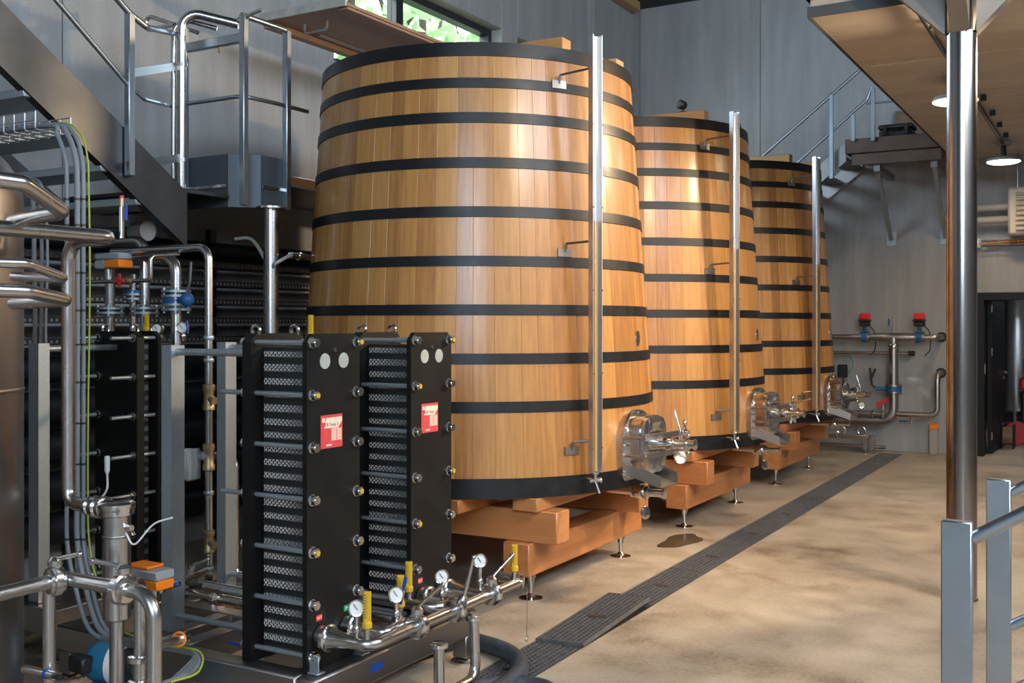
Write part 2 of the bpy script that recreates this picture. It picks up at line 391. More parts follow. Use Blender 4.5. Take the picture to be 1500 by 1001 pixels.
window('window_2', W2, [], 'narrow dark framed window partly behind the big vat rim')
# back wall with the door opening at its right end
DOX0, DOX1, DOZ = -1.585, -.25, 2.09
wb = sroot('wall_back', (-2, YB, 0), 'grey concrete end wall')
def bpanel(x0, x1, z0, z1): part('panel', G().cbox((x0 + .004, YB, z0), (x1 - .004, YB + .3, z1), .006), 'wall_concrete', wb)
part('joint_backing', G().box((XL, YB + .02, 0), (DOX0 - .05, YB + .28, ROOF)), 'wall_concrete', wb)
bpanel(XL, -4.4, 0, ROOF + .3); bpanel(-4.4, -1.93, 0, ROOF + .3); bpanel(-1.93, DOX0, 0, ROOF + .3)
bpanel(DOX0, DOX1, DOZ, ROOF + .3); bpanel(DOX1, XR, 0, ROOF + .3)
# side and rear of the hall (behind and beside the camera), with its glazing opening
struct('wall_right', G().box((XR, YF, 0), (XR + .3, YB + .3, 4.85)).box((XR, YF, 6.25), (XR + .3, YB + .3, ROOF + .3)).box((XR, YF, 4.85), (XR + .3, .2, 6.25)).box((XR, 7.0, 4.85), (XR + .3, YB + .3, 6.25)), 'wall_concrete', 'plain concrete side wall with clerestory')
struct('wall_rear', G().box((XL - .3, YF - .3, 0), (.1, YF, ROOF + .3)).box((4.1, YF - .3, 0), (XR + .3, YF, ROOF + .3)).box((.1, YF - .3, 6.15), (4.1, YF, ROOF + .3)).box((.1, YF - .3, 0), (4.1, YF, 3.05)), 'wall_concrete', 'concrete wall with wide glazing')
struct('ceiling', G().box((XL - .3, YF - .3, ROOF), (XR + .3, YB + .3, ROOF + .25)), 'roof_dark', 'dark roof above the hall')
struct('trim_1', G().cbox((XL + .005, YF, ROOF - .14), (XL + .16, 14.3, ROOF - .002), .01), 'lid_wood', 'timber wall plate under the dark roof')
# mezzanine slab, steel edge channels, slotted light track
SX, SY, SZ = -1.84, 7.27, 3.8
mz = sroot('ceiling_mezzanine', (SX, SY, SZ), 'board marked concrete mezzanine slab seen from below')
ys = [SY + .004, 8.9, 10.6, 12.3, YB - .01]
for a, b in zip(ys[:-1], ys[1:]):
    part('slab_panel', G().cbox((SX + .004, a, SZ), (XR - .01, b - .006, SZ + .12), .006), 'slab_concrete', mz)
part('seam_light_stop', G().box((SX + .004, SY + .004, SZ + .121), (XR - .01, YB - .01, SZ + .128)), 'slab_concrete', mz)  # added sheet, keeps light from leaking down through the slab panel gaps
part('slab_edge', G().box((SX - .012, SY - .012, SZ - .004), (XR - .02, SY, SZ + .07)).box((SX - .012, SY, SZ - .004), (SX, YB - .01, SZ + .07)), 'fascia_steel', mz)
def chan(a, b, inx, iny):
    g = G(); z0, z1 = SZ + .13, SZ + .43
    a = Vector(a); b = Vector(b); n = Vector((inx, iny, 0)) * .09
    for (p, q, zz0, zz1) in ((0, .012, z0, z1), (0, 1, z0, z0 + .014), (0, 1, z1 - .014, z1)):
        c0 = a + n * p; c1 = b + n * q; g.box((c0.x, c0.y, zz0), (c1.x, c1.y, zz1))
    return g
part('edge_channel', chan((SX - .03, SY + .08, 0), (XR - .02, SY + .08, 0), 0, -1), 'fascia_brown', mz)
part('edge_channel', chan((SX + .06, SY - .01, 0), (SX + .06, YB - .02, 0), -1, 0), 'fascia_brown', mz)
# the room beyond the open door
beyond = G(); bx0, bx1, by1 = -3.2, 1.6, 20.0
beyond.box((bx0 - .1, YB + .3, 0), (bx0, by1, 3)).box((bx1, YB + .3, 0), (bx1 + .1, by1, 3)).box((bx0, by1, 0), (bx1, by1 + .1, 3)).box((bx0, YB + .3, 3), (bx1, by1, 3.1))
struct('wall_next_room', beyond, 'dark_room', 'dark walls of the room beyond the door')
struct('floor_next_room', G().box((bx0, YB + .3, -.2), (bx1, by1, 0)), 'floor_concrete', 'pale floor beyond the open door')
area('next_room_light', (-.3, 17.5, 2.9), (-.3, 17.5, 0), 1.2, 1.2, 35, (.8, .9, 1))
struct('ground', G().box((-40, -20, -.4), (XL - .3, 45, -.2)), 'ground', 'ground outside the hall')
d1 = sroot('door_1', (DOX0, YB, 0), 'open black steel door with silver handle')
part('door_frame', G().box((DOX0, YB - .02, 0), (DOX0 + .09, YB + .3, DOZ)).box((DOX1 - .09, YB - .02, 0), (DOX1, YB + .3, DOZ)).box((DOX0 + .09, YB - .02, DOZ - .09), (DOX1 - .09, YB + .3, DOZ)), 'black_paint', d1)
hx_, hy_ = DOX0 + .10, YB + .30
ang = R(86); dv = Vector((math.cos(ang), math.sin(ang), 0)); nv = Vector((math.sin(ang), -math.cos(ang), 0)) * .05
h0 = Vector((hx_, hy_, .012)); lf = part('door_leaf', G().prism([h0, h0 + dv * 1.0, h0 + dv * 1.0 + nv, h0 + nv], (0, 0, DOZ - .11)), 'black_paint', d1)
hp = h0 + dv * .93 + nv + Vector((0, 0, 1.02))
part('door_handle', G().cyl(hp, hp + nv, .012, 10).cyl(hp + nv * .9, hp + nv * .9 - dv * .12, .010, 10).cyl(hp - Vector((0, 0, .08)), hp - Vector((0, 0, .08)) + nv * .2, .022, 14), 'steel_polished', lf, 'silver lever handle')
for zz in (.22, 1.32, 1.88): part('hinge', G().cyl(h0 + nv * 1.1 + Vector((0, 0, zz - .05)), h0 + nv * 1.1 + Vector((0, 0, zz + .05)), .012, 10), 'steel_dark', d1)
part('latch_plate', G().box((DOX0 + .085, YB + .10, 1.05), (DOX0 + .093, YB + .14, 1.18)), 'white', d1)
# trees outside
def tree(loc, h, rad, seed, label, n=800):
    rnd = random.Random(seed); t = thing('tree', label, 'tree', loc, 'trees outside the windows'); c = Vector(loc)
    g = G(); g.sweep([c, c + Vector((.1, .1, h * .3)), c + Vector((-.05, .15, h * .6)), c + Vector((.1, 0, h * .9))], [.2, .16, .1, .04], 8)
    blobs = []
    for k in range(11):
        a = rnd.uniform(0, 6.28); q = c + Vector((math.cos(a) * rad * rnd.uniform(.2, .75), math.sin(a) * rad * rnd.uniform(.2, .75), h * rnd.uniform(.42, .95))); blobs.append((q, rad * rnd.uniform(.35, .6)))
        g.sweep([c + Vector((0, .1, h * .45)), (c + q) / 2 + Vector((0, 0, h * .28)), q], [.07, .04, .015], 6)
    part('trunk', g, 'bark', t)
    lv = G()
    for k in range(n):
        q, r = rnd.choice(blobs); d = Vector((rnd.gauss(0, 1), rnd.gauss(0, 1), rnd.gauss(0, 1))).normalized()
        p = q + d * r * rnd.uniform(.45, 1.05); u = Vector((rnd.gauss(0, 1), rnd.gauss(0, 1), rnd.gauss(0, .6))).normalized(); v = u.orthogonal().normalized(); s = rnd.uniform(.10, .2)
        lv.add([p - u * s, p + v * s * .5, p + u * s, p - v * s * .5], [(0, 1, 2, 3)])
    part('crown', lv, 'leaf', t, kind='stuff', smooth=False)
tree((-11.5, 16.4, -.2), 10.5, 2.9, 1, 'leafy green tree seen through middle of the big window')
tree((-12.5, 20.5, -.2), 11.5, 3.0, 2, 'leafy tree seen behind the right end of the window')
tree((-10.5, 13.0, -.2), 9.0, 2.4, 3, 'leafy tree seen through the left window pane')
tree((-11.0, 9.2, -.2), 10.5, 2.6, 4, 'shading tree standing outside beyond the left edge of view', 3000)
tree((-14.0, 25.0, -.2), 12.0, 3.2, 5, 'distant tree beyond the narrow second window')

# ================================================================== floor drain gratings
me_cache = {}
def grate(y0, y1, label, tilt=0.0):
    L = y1 - y0; key = round(L, 3)
    t = thing('drain_grating', label, 'grating', ((DX0 + DX1) / 2, y0, -.03), 'gratings along the floor drain')
    wd = (DX1 - DX0) / 2 - .006
    if key not in me_cache:
        f = G(); f.box((-wd, .004, .002), (-wd + .006, L - .004, .026)).box((wd - .006, .004, .002), (wd, L - .004, .026)).box((-wd, .004, .002), (wd, .01, .026)).box((-wd, L - .01, .002), (wd, L - .004, .026))
        b = G(); nx = 9
        for i in range(1, nx): x = -wd + 2 * wd * i / nx; b.box((x - .002, .01, .004), (x + .002, L - .01, .024))
        ny = int(L / .031)
        for j in range(1, ny): y = .004 + (L - .008) * j / ny; b.box((-wd + .006, y - .002, .002), (wd - .006, y + .002, .022))
        me_cache[key] = (f.mesh('frame', smooth=False), b.mesh('bars', smooth=False), G().box((-.055, L * .5 - .02, .0225), (.055, L * .5 + .02, .0262)).mesh('plate', smooth=False))
    a, b, c = me_cache[key]
    part('frame', None, 'grating', t, local=True, mesh=a); part('bars', None, 'grating', t, local=True, mesh=b, kind='stuff'); part('lifting_plate', None, 'steel_dark', t, local=True, mesh=c)
    if tilt: t.rotation_euler = (tilt, R(-2.5), R(1.2)); t.location.z = -.012
y = 3.0; names = ['nearest drain grating at the bottom edge of the floor', 'drain grating under the dark rubber hose', 'drain grating tipped up above its channel near the hose', 'drain grating just beyond the tipped one',
 'drain grating level with the front foot of the big vat', 'drain grating beside the puddle stain', 'drain grating level with the middle vat timber end', 'drain grating level with the middle vat rear foot', 'drain grating between middle and far vat feet', 'drain grating level with the far vat front foot', 'drain grating level with far vat rear foot', 'last drain grating before the end wall']
for i in range(12):
    y1 = min(y + .98, YB - .26)
    if y1 - y < .3: break
    grate(y, y1, names[i], R(1.6) if i == 2 else 0); y = y1
pud = G(); pc = P(997, 792, Z=.003); pts = []
for k in range(22):
    a = 2 * math.pi * k / 22; rr = 1 + .12 * math.sin(3 * a + 1) + .08 * math.sin(5 * a); pts.append((pc.x + math.cos(a) * .13 * rr, pc.y + math.sin(a) * .30 * rr, .0005))
solid('puddle', pud.prism(pts, (0, 0, .002)), 'puddle', 'dark damp puddle on the floor in front of middle vat', 'puddle')

# ================================================================== oak vats
VX, VZ0, VZ1, VR0, VR1 = -3.96, .655, 3.42, 1.268, 1.083
def vr(z): return VR0 + (VR1 - VR0) * (z - VZ0) / (VZ1 - VZ0)
UW = 2 * math.pi / 58; SW = [.8 * UW, UW, 1.25 * UW]
def stave_mesh(wa):
    g = G(); ns = 4; rows = []
    for z, dr in ((VZ0, -.004), (VZ0 + .004, 0), (VZ1 - .004, 0), (VZ1, -.004)):
        r = vr(z) + dr; row = []
        row.append((r - .055, -wa / 2 + .0001)); row.append((r - .0012, -wa / 2 + .0001))
        for i in range(ns + 1): row.append((r, -wa / 2 + .0016 + (wa - .0032) * i / ns))
        row.append((r - .0012, wa / 2 - .0001)); row.append((r - .055, wa / 2 - .0001))
        rows.append([Vector((q * math.cos(a), q * math.sin(a), z)) for q, a in row])
    n = len(rows[0]); vs = [p for r in rows for p in r]; fs = []
    for i in range(len(rows) - 1):
        for k in range(n): fs.append((i * n + k, i * n + (k + 1) % n, (i + 1) * n + (k + 1) % n, (i + 1) * n + k))
    fs.append(tuple(reversed(range(n)))); fs.append(tuple(range((len(rows) - 1) * n, len(rows) * n)))
    return g.add(vs, fs).mesh('stave', ang=14)
STAVES = [stave_mesh(a) for a in SW]
def hoop_mesh(z0, z1):
    g = G(); n = 96; prof = [(vr(z0) - .002, z0), (vr(z0) + .007, z0 + .001), (vr(z1) + .007, z1 - .001), (vr(z1) - .002, z1)]
    vs = []; fs = []
    for r, z in prof:
        for k in range(n): a = 2 * math.pi * k / n; vs.append((r * math.cos(a), r * math.sin(a), z))
    for i in range(4):
        for k in range(n): j = (i + 1) % 4; fs.append((i * n + k, i * n + (k + 1) % n, j * n + (k + 1) % n, j * n + k))
    return g.add(vs, fs)
HY = [(67, 82), (113.5, 128.5), (164, 180), (230, 246), (302, 318), (374.5, 390), (446, 462), (518, 534), (589, 605.5), (702, 719)]
def zfront(py):
    z = 2.
    for _ in range(20): z = CAMZ + (HOR - py) / F * (7.496 - vr(z))
    return z
HZ = [(zfront(b), zfront(a)) for a, b in HY]
HZ[0] = (HZ[0][0], VZ1 - .002); HZ[-1] = (VZ0 + .002, HZ[-1][1])
HOOPS = [hoop_mesh(a, b).mesh('hoop') for a, b in HZ]
PC = {}
def cpart(key, name, mk, mat, parent, **k):
    if key not in PC: PC[key] = mk().mesh(name)
    return part(name, None, mat, parent, local=True, mesh=PC[key], **k)
def rrect(w_, h_, r, n=5, arch=False):
    out = []
    for cx, cy, a0, rr in ((w_ / 2, h_ / 2, 0, w_ / 2 - .001 if arch else r), (-w_ / 2, h_ / 2, 90, w_ / 2 - .001 if arch else r), (-w_ / 2, -h_ / 2, 180, r), (w_ / 2, -h_ / 2, 270, r)):
        sx = 1 if cx > 0 else -1; sy = 1 if cy > 0 else -1
        for k in range(n + 1):
            a = R(a0 + 90 * k / n); out.append((cx - sx * rr + rr * math.cos(a), cy - sy * rr + rr * math.sin(a)))
    return out
def clamp_(g, p, ax, r): # tri clamp ring
    p = Vector(p); ax = Vector(ax).normalized(); return g.lathe(p - ax * .012, ax, [(r + .006, 0), (r + .014, .004), (r + .014, .020), (r + .006, .024)], 18)
def build_vat(cy, k, desc):
    rnd = random.Random(20 + k)
    t = thing('oak_vat', desc[0], 'vat', (VX, cy, 0), 'oak vats in a row')
    seq = [0] * 20 + [1] * 22 + [2] * 16; rnd.shuffle(seq); a = rnd.uniform(0, 1)
    for q in seq:
        a += SW[q] / 2; o = part('stave', None, 'stave_wood', t, local=True, mesh=STAVES[q]); o.rotation_euler = (0, 0, a); a += SW[q] / 2
    for i, m in enumerate(HOOPS): part('hoop', None, 'hoop_black', t, local=True, mesh=m)
    cpart('lid', 'lid', lambda: G().lathe((0, 0, VZ1 - .09), (0, 0, 1), [(vr(VZ1 - .05) - .057, 0), (vr(VZ1 - .05) - .057, .03)], 48), 'lid_wood', t)
    cpart('bot', 'bottom_head', lambda: G().lathe((0, 0, VZ0 + .02), (0, 0, 1), [(vr(VZ0) - .058, 0), (vr(VZ0) - .058, .04)], 48), 'lid_wood', t)
    cpart('lb1', 'lid_beam', lambda: G().cbox((-.93, -.39, VZ1 - .06), (.88, -.27, 3.535), .005), 'lid_wood', t)
    cpart('lb2', 'lid_beam', lambda: G().cbox((-.88, .27, VZ1 - .06), (.96, .39, 3.53), .005), 'lid_wood', t)
    # level gauge: steel channel with a glass tube, arms to the staves, drain tap
    tx, ty = -2.74 - VX, 5.75 - 6.37; dr = Vector((tx, ty, 0)).normalized(); sd_ = Vector((-dr.y, dr.x, 0)); c = Vector((tx, ty, 0))
    def chn():
        g = G(); z0, z1 = .80, 3.44; o_ = []
        pr = [(-.036, .026), (-.036, -.02), (.036, -.02), (.036, .026), (.031, .026), (.031, -.015), (-.031, -.015), (-.031, .026)]
        return g.prism([c + sd_ * u + dr * v + Vector((0, 0, z0)) for u, v in pr], (0, 0, z1 - z0))
    ch = cpart('chn', 'level_channel', chn, 'channel_steel', t, label='upright steel channel of the level gauge')
    cpart('gls', 'glass_tube', lambda: G().cyl(c + dr * .004 + Vector((0, 0, .795)), c + dr * .004 + Vector((0, 0, 3.42)), .0145, 12), 'tube_glass', ch)
    cpart('liq', 'liquid_column', lambda: G().cyl(c + dr * .004 + Vector((0, 0, .80)), c + dr * .004 + Vector((0, 0, 2.32)), .0105, 12), 'amber_liquid', ch)
    cpart('scr', 'channel_screws', lambda: [g := G()] and [g.cyl(c + sd_ * s * .0335 + dr * .026 + Vector((0, 0, z)), c + sd_ * s * .0335 + dr * .029 + Vector((0, 0, z)), .005, 8) for s in (-1, 1) for z in (.95, 1.4, 1.9, 2.4, 2.9, 3.3)] and g, 'steel_polished', ch, kind='stuff')
    ca, sa = math.cos(R(-31)), math.sin(R(-31)); e = Vector((ca, sa, 0)); es = Vector((-sa, ca, 0))
    for i, z in enumerate((3.19, 2.14, .93)):
        def arm(z=z):
            g = G(); r = vr(z); p = e * (r + .004) + Vector((0, 0, z))
            g.prism([p - es * .05 - Vector((0, 0, .03)) - e * .02, p + es * .05 - Vector((0, 0, .03)) - e * .02, p + es * .05 + Vector((0, 0, .02)) - e * .02, p - es * .05 + Vector((0, 0, .02)) - e * .02], e * .028)
            g.cyl(p, p + e * .02 + Vector((0, 0, .05)), .010, 8); g.cyl(p + e * .02 + Vector((0, 0, .05)), c - dr * .02 + Vector((0, 0, z + .06)), .0075, 8); return g
        cpart('arm%d' % i, 'gauge_arm', arm, 'steel_dark', t)
    def tap():
        g = G(); z = .80; g.lathe(c + Vector((0, 0, z - .012)), (0, 0, 1), [(.02, 0), (.024, .004), (.024, .014), (.018, .02)], 14); g.cyl(c + Vector((0, 0, z - .06)), c + Vector((0, 0, z - .01)), .014, 10)
        q = c + Vector((0, 0, z - .05)); g.cyl(q - sd_ * .045, q + sd_ * .04, .010, 10).lathe(q + sd_ * .03, sd_, [(.016, 0), (.018, .006), (.016, .014)], 12)
        g.cyl(q - dr * .13, q, .010, 10); g.cyl(q, q + dr * .03 + sd_ * .012 - Vector((0, 0, .075)), .007, 8); return g
    cpart('tap', 'gauge_tap', tap, 'steel_polished', t)
    # name plate
    def nplate():
        g = G(); z = 1.6; r = vr(z) + .001; a0 = R(3); e = Vector((math.cos(a0), math.sin(a0), 0)); s_ = Vector((-e.y, e.x, 0))
        return g.prism([e * r + s_ * .035 * math.cos(q) + Vector((0, 0, z + .052 * math.sin(q))) for q in [2 * math.pi * i / 20 for i in range(20)]], e * .004)
    cpart('npl', 'oval_plate', nplate, 'steel', t, label='small oval metal name plate')
    # manway, facing +X
    mz_, x0 = .925, VR0 - .02
    def yz(pr, x): return [Vector((x, u, mz_ + v)) for u, v in pr]
    cpart('mfl', 'manway_flange', lambda: G().prism(yz(rrect(.44, .44, .05, 6, True), x0 - .03), (.062, 0, 0)), 'steel', t)
    def bolts():
        g = G()
        for u, v in rrect(.395, .40, .04, 3, True): g.cyl((x0 + .03, u, mz_ + v), (x0 + .042, u, mz_ + v), .010, 6)
        return g
    cpart('mbo', 'flange_bolts', bolts, 'steel_polished', t, kind='stuff')
    def collar():
        g = G(); o_ = rrect(.34, .37, .10, 6); i_ = rrect(.31, .34, .085, 6); n = len(o_); xs = (x0 + .03, x0 + .125)
        vs = yz(o_, xs[0]) + yz(o_, xs[1]) + yz(i_, xs[1]) + yz(i_, xs[0]); fs = []
        for q in range(4):
            for k_ in range(n): k2 = (k_ + 1) % n; q2 = (q + 1) % 4; fs.append((q * n + k_, q * n + k2, q2 * n + k2, q2 * n + k_))
        return g.add(vs, fs)
    cpart('mco', 'manway_collar', collar, 'steel_polished', t)
    def door():
        g = G(); a_ = yz(rrect(.325, .355, .095, 6), x0 + .127); b_ = yz(rrect(.325, .355, .095, 6), x0 + .15); c_ = yz(rrect(.26, .29, .08, 6), x0 + .165); d_ = yz(rrect(.17, .19, .06, 6), x0 + .150); n = len(a_)
        vs = a_ + b_ + c_ + d_; fs = [tuple(reversed(range(n))), tuple(range(3 * n, 4 * n))]
        for q in range(3):
            for k_ in range(n): k2 = (k_ + 1) % n; fs.append((q * n + k_, q * n + k2, (q + 1) * n + k2, (q + 1) * n + k_))
        return g.add(vs, fs)
    md = cpart('mdo', 'manway_door', door, 'steel_polished', t, label='polished steel manway door')
    for i, z in enumerate((.06, -.055)):
        def bar(z=z):
            g = G(); g.bar((x0 + .172, -.21, mz_ + z), (x0 + .205, .30, mz_ + z), .03, .035); g.cyl((x0 + .03, -.195, mz_ + z), (x0 + .19, -.195, mz_ + z), .012, 10); return g
        cpart('mba%d' % i, 'clamp_bar', bar, 'steel', md)
        def knob(z=z):
            g = G(); y = .30; g.cyl((x0 + .15, y, mz_ + z), (x0 + .25, y, mz_ + z), .010, 10); g.lathe((x0 + .20, y, mz_ + z), (1, 0, 0), [(.02, 0), (.03, .008), (.03, .02), (.016, .03)], 12)
            for q in range(3):
                a = R(90 + 120 * q); g.cyl((x0 + .215, y, mz_ + z), (x0 + .215, y + .06 * math.cos(a), mz_ + z + .06 * math.sin(a)), .011, 8); g.ball((x0 + .215, y + .062 * math.cos(a), mz_ + z + .062 * math.sin(a)), .017, 10)
            return g
        cpart('mkn%d' % i, 'clamp_knob', knob, 'steel_polished', md)
    def spout():
        g = G(); z = mz_ - .235; g.prism([(x0 + .02, -.16, z + .06), (x0 + .02, .16, z + .06), (x0 + .25, .12, z - .015), (x0 + .25, -.12, z - .015)], (0, 0, -.008))
        for s in (-1, 1): g.prism([(x0 + .02, s * .16, z + .06), (x0 + .25, s * .12, z - .015), (x0 + .25, s * .12, z + .05), (x0 + .02, s * .16, z + .15)], (0, s * .006, 0))
        return g
    cpart('msp', 'pouring_chute', spout, 'steel_matt', t)
    def sampler():
        g = G(); z = mz_ + .01; xx = x0 + .15; yy = .06
        g.cyl((xx, yy, z), (xx + .25, yy, z), .027, 16); clamp_(g, (xx + .10, yy, z), (1, 0, 0), .027); clamp_(g, (xx + .19, yy, z), (1, 0, 0), .03); g.lathe((xx + .24, yy, z), (1, 0, 0), [(.03, 0), (.035, .004), (.035, .012), (.026, .016)], 16)
        g.cyl((xx + .15, yy, z), (xx + .15, yy, z + .08), .010, 10); g.cyl((xx + .15, yy, z + .075), (xx + .11 if k != 1 else xx + .31, yy, z + (.21 if k != 1 else .13)), .008, 10); return g
    cpart('smp%d' % (k == 1), 'racking_valve', sampler, 'steel_polished', t, label='racking valve with lever on the manway')
    def outlet():
        g = G(); z = .60; g.tube([(.92, .0, .66), (1.0, .0, z), (1.42, .0, z)], .026, .06, 14)
        clamp_(g, (1.20, 0, z), (1, 0, 0), .026); clamp_(g, (1.30, 0, z), (1, 0, 0), .026); g.lathe((1.22, 0, z), (1, 0, 0), [(.04, 0), (.046, .01), (.046, .06), (.04, .07)], 16); g.lathe((1.41, 0, z), (1, 0, 0), [(.028, 0), (.037, .004), (.037, .014), (.02, .016)], 16)
        g.cyl((1.255, 0, z), (1.255, 0, z + .075), .010, 10); g.bar((1.25, 0, z + .078), (1.25, .13, z + .085), .022, .012); return g
    cpart('out', 'outlet_valve', outlet, 'steel_polished', t, label='bottom outlet valve')
    def cap():
        g = G(); q = Vector((1.30, -.03, .47)); g.sweep([(1.30, -.03, .58), (1.305, -.035, .54), q + Vector((0, 0, .04))], .0025, 6); return g.lathe(q - Vector((.008, 0, 0)), (1, -.35, .2), [(.035, 0), (.042, .004), (.042, .012), (.03, .016)], 18)
    cpart('cap', 'hanging_cap', cap, 'steel_polished', t)
    def cap2():
        g = G(); q = Vector((1.50, .08, mz_ - .10)); g.sweep([(1.45, .06, mz_), (1.49, .07, mz_ - .03), q + Vector((0, 0, .035))], .0025, 6); return g.lathe(q - Vector((.008, 0, 0)), (.7, -.6, .5), [(.038, 0), (.045, .004), (.045, .012), (.03, .016)], 18)
    if k == 0: cpart('cap2', 'hanging_cap', cap2, 'steel_polished', t)
    for o in [q_ for q_ in COL.objects if q_.parent is t and q_.name.split('.')[0] in ('manway_flange', 'flange_bolts', 'manway_collar', 'manway_door', 'pouring_chute', 'racking_valve')]: o.rotation_euler = (0, 0, R(-4))
    # timber cradle of stacked beams on levelling feet
    s = thing('timber_cradle', desc[1], 'cradle', (VX, cy, 0), 'timber cradles under the vats')
    for sx in (-1, 1):
        xa = sx * .81; cpart('cb%d' % sx, 'bottom_beam', lambda: G().cbox((xa - .09, -.87, .175), (xa + .09, .85, .374), .006), 'beam_wood_y', s)
    for i, ym in enumerate((-.73, .51)): cpart('cm%d' % i, 'cross_beam', lambda: G().cbox((-1.06, ym - .085, .376), (1.06, ym + .085, .570), .006), 'beam_wood_x', s)
    for i, xm in enumerate((-.875, -.5, 0, .5, .875)):
        yy = math.sqrt(VR0 ** 2 - (abs(xm) + .06) ** 2) + .02
        cpart('cj%d' % i, 'joist', lambda: G().cbox((xm - .085, -yy, .572), (xm + .085, yy, VZ0 - .001), .005), 'beam_wood_y', s)
    for i, (sx, yy) in enumerate(((1, -.68), (1, .67), (-1, -.68), (-1, .67))):
        def foot():
            g = G(); x = sx * .81; g.lathe((x, yy, 0), (0, 0, 1), [(.075, 0), (.075, .005), (.03, .014), (.018, .03), (.013, .034), (.013, .10), (.022, .102), (.022, .13), (.03, .132), (.03, .1745)], 20); return g
        cpart('ft%d' % i, 'levelling_foot', foot, 'steel_polished', s)
    return t
VD = [('largest oak vat with black hoops, nearest of the three', 'orange timber cradle on steel feet under the nearest vat'),
      ('middle oak vat with black hoops between near and far vat', 'orange timber cradle on steel feet under the middle vat'),
      ('farthest oak vat with black hoops beside the end wall', 'orange timber cradle on steel feet under the farthest vat')]
VYS = [6.37, 9.02, 11.72]
for k in range(3): build_vat(VYS[k], k, VD[k])
g = G(); q = P(998, 163, Y=9.0)
q = Vector((-3.30, 9.02 - .33, 3.536))
fl_ = thing('spotlight', 'small black floodlight on top of middle vat', 'lamp', q)
part('bracket', G().box(q + Vector((-.04, -.02, 0)), q + Vector((.04, .02, .012))).cyl(q + Vector((0, 0, .012)), q + Vector((0, 0, .05)), .012, 8), 'black_plastic', fl_)
part('lamp_head', G().lathe(q + Vector((-.015, -.045, .075)), (.3, 1, -.1), [(.03, 0), (.042, .012), (.038, .07), (.02, .09)], 14), 'black_plastic', fl_)

# ================================================================== service platform, stair and railings on the left
PX, PY, PZ = -4.95, 5.08, 2.72         # outer edge, near edge, deck height
pf = thing('service_platform', 'dark steel service platform beside the nearest vat, on a round post', 'platform', (-5.5, 5.6, 0))
part('deck', G().prism([(XL + .01, PY + .02, PZ - .02), (PX - .16, PY + .02, PZ - .02), (PX - .02, PY + .16, PZ - .02), (PX - .02, 5.44, PZ - .02), (-5.22, 5.75, PZ - .02), (-5.32, 6.4, PZ - .02), (-5.32, 9.6, PZ - .02), (XL + .01, 9.6, PZ - .02)], (0, 0, .02)), 'steel_dark', pf)
FZ0, FZ1 = PZ - .25, PZ + .10
def plate(a, b, z0, z1, t=.008):
    a = Vector((a[0], a[1], z0)); b = Vector((b[0], b[1], z0)); d = (b - a).normalized(); n = Vector((d.y, -d.x, 0)) * t
    return G().prism([a, b, b + n, a + n], (0, 0, z1 - z0))
part('fascia', plate((XL + .62, PY), (PX - .15, PY), FZ0, FZ1), 'fascia_steel', pf)
part('fascia', plate((PX - .15, PY), (PX, PY + .15), FZ0, FZ1), 'fascia_steel', pf)
part('fascia', plate((PX, PY + .15), (PX, 5.50), FZ0, FZ1), 'fascia_steel', pf)
for a, b in (((XL + .62, PY - .009), (PX - .15, PY - .009)), ((PX + .009, PY + .15), (PX + .009, 5.50))): part('fascia_rib', plate(a, b, PZ - .12, PZ - .10, .012), 'steel', pf)
part('under_beam', G().box((XL + .02, PY + .1, PZ - .2), (PX - .2, PY + .2, PZ - .03)), 'steel_brushed_dark', pf)
part('under_beam', G().box((-5.35, PY + .2, PZ - .2), (-5.25, 5.6, PZ - .03)), 'steel_brushed_dark', pf)
cc = P(397, 400, Y=5.24); part('support_post', G().lathe((cc.x, cc.y, 0), (0, 0, 1), [(.10, 0), (.10, .012), (.05, .014), (.05, FZ0 - .012), (.1, FZ0 - .01), (.1, FZ0 + .002)], 24), 'steel', pf)
# railing of the platform
pr = thing('platform_railing', 'steel guard rail with square posts round the service platform', 'railing', (-5.4, 5.1, FZ0))
def sq(c, z0, z1, w_=.045): return G().cbox((c[0] - w_ / 2, c[1] - w_ / 2, z0), (c[0] + w_ / 2, c[1] + w_ / 2, z1), .004)
pA = P(270, 200, Y=PY - .03); pB = (PX - .17, PY - .03); pC = (PX + .03, PY + .17)
pA = (P(270, 200, Y=PY - .03).x, PY - .03); pC = (PX + .03, P(420, 200, X=PX + .03).y); pB = (P(357, 200, Y=PY - .03).x, PY - .03)
HT = 3.70
for q in (pA, pB, pC): part('post', sq(q, FZ0 - .0, HT), 'rail_steel', pr)
vend = (PX + .03, 5.66)
z0m = P(357, 140, Y=PY - .03).z
part('mid_rail', G().tube([(pA[0], pA[1], z0m), (PX + .0, PY - .03, z0m), (PX + .03, PY + .25, z0m), (vend[0], vend[1], z0m)], .014, .08, 10), 'rail_steel', pr)
part('hand_rail', G().tube([(pB[0], pB[1], HT), (PX + .0, PY - .03, HT + .01), (PX + .03, PY + .25, HT), (pC[0], pC[1], HT)], .02, .10, 12), 'rail_steel', pr)
part('hand_rail_bar', G().cbox((pA[0], pA[1] - .02, HT - .17), (pB[0], pA[1] + .02, HT - .11), .005), 'rail_steel', pr)
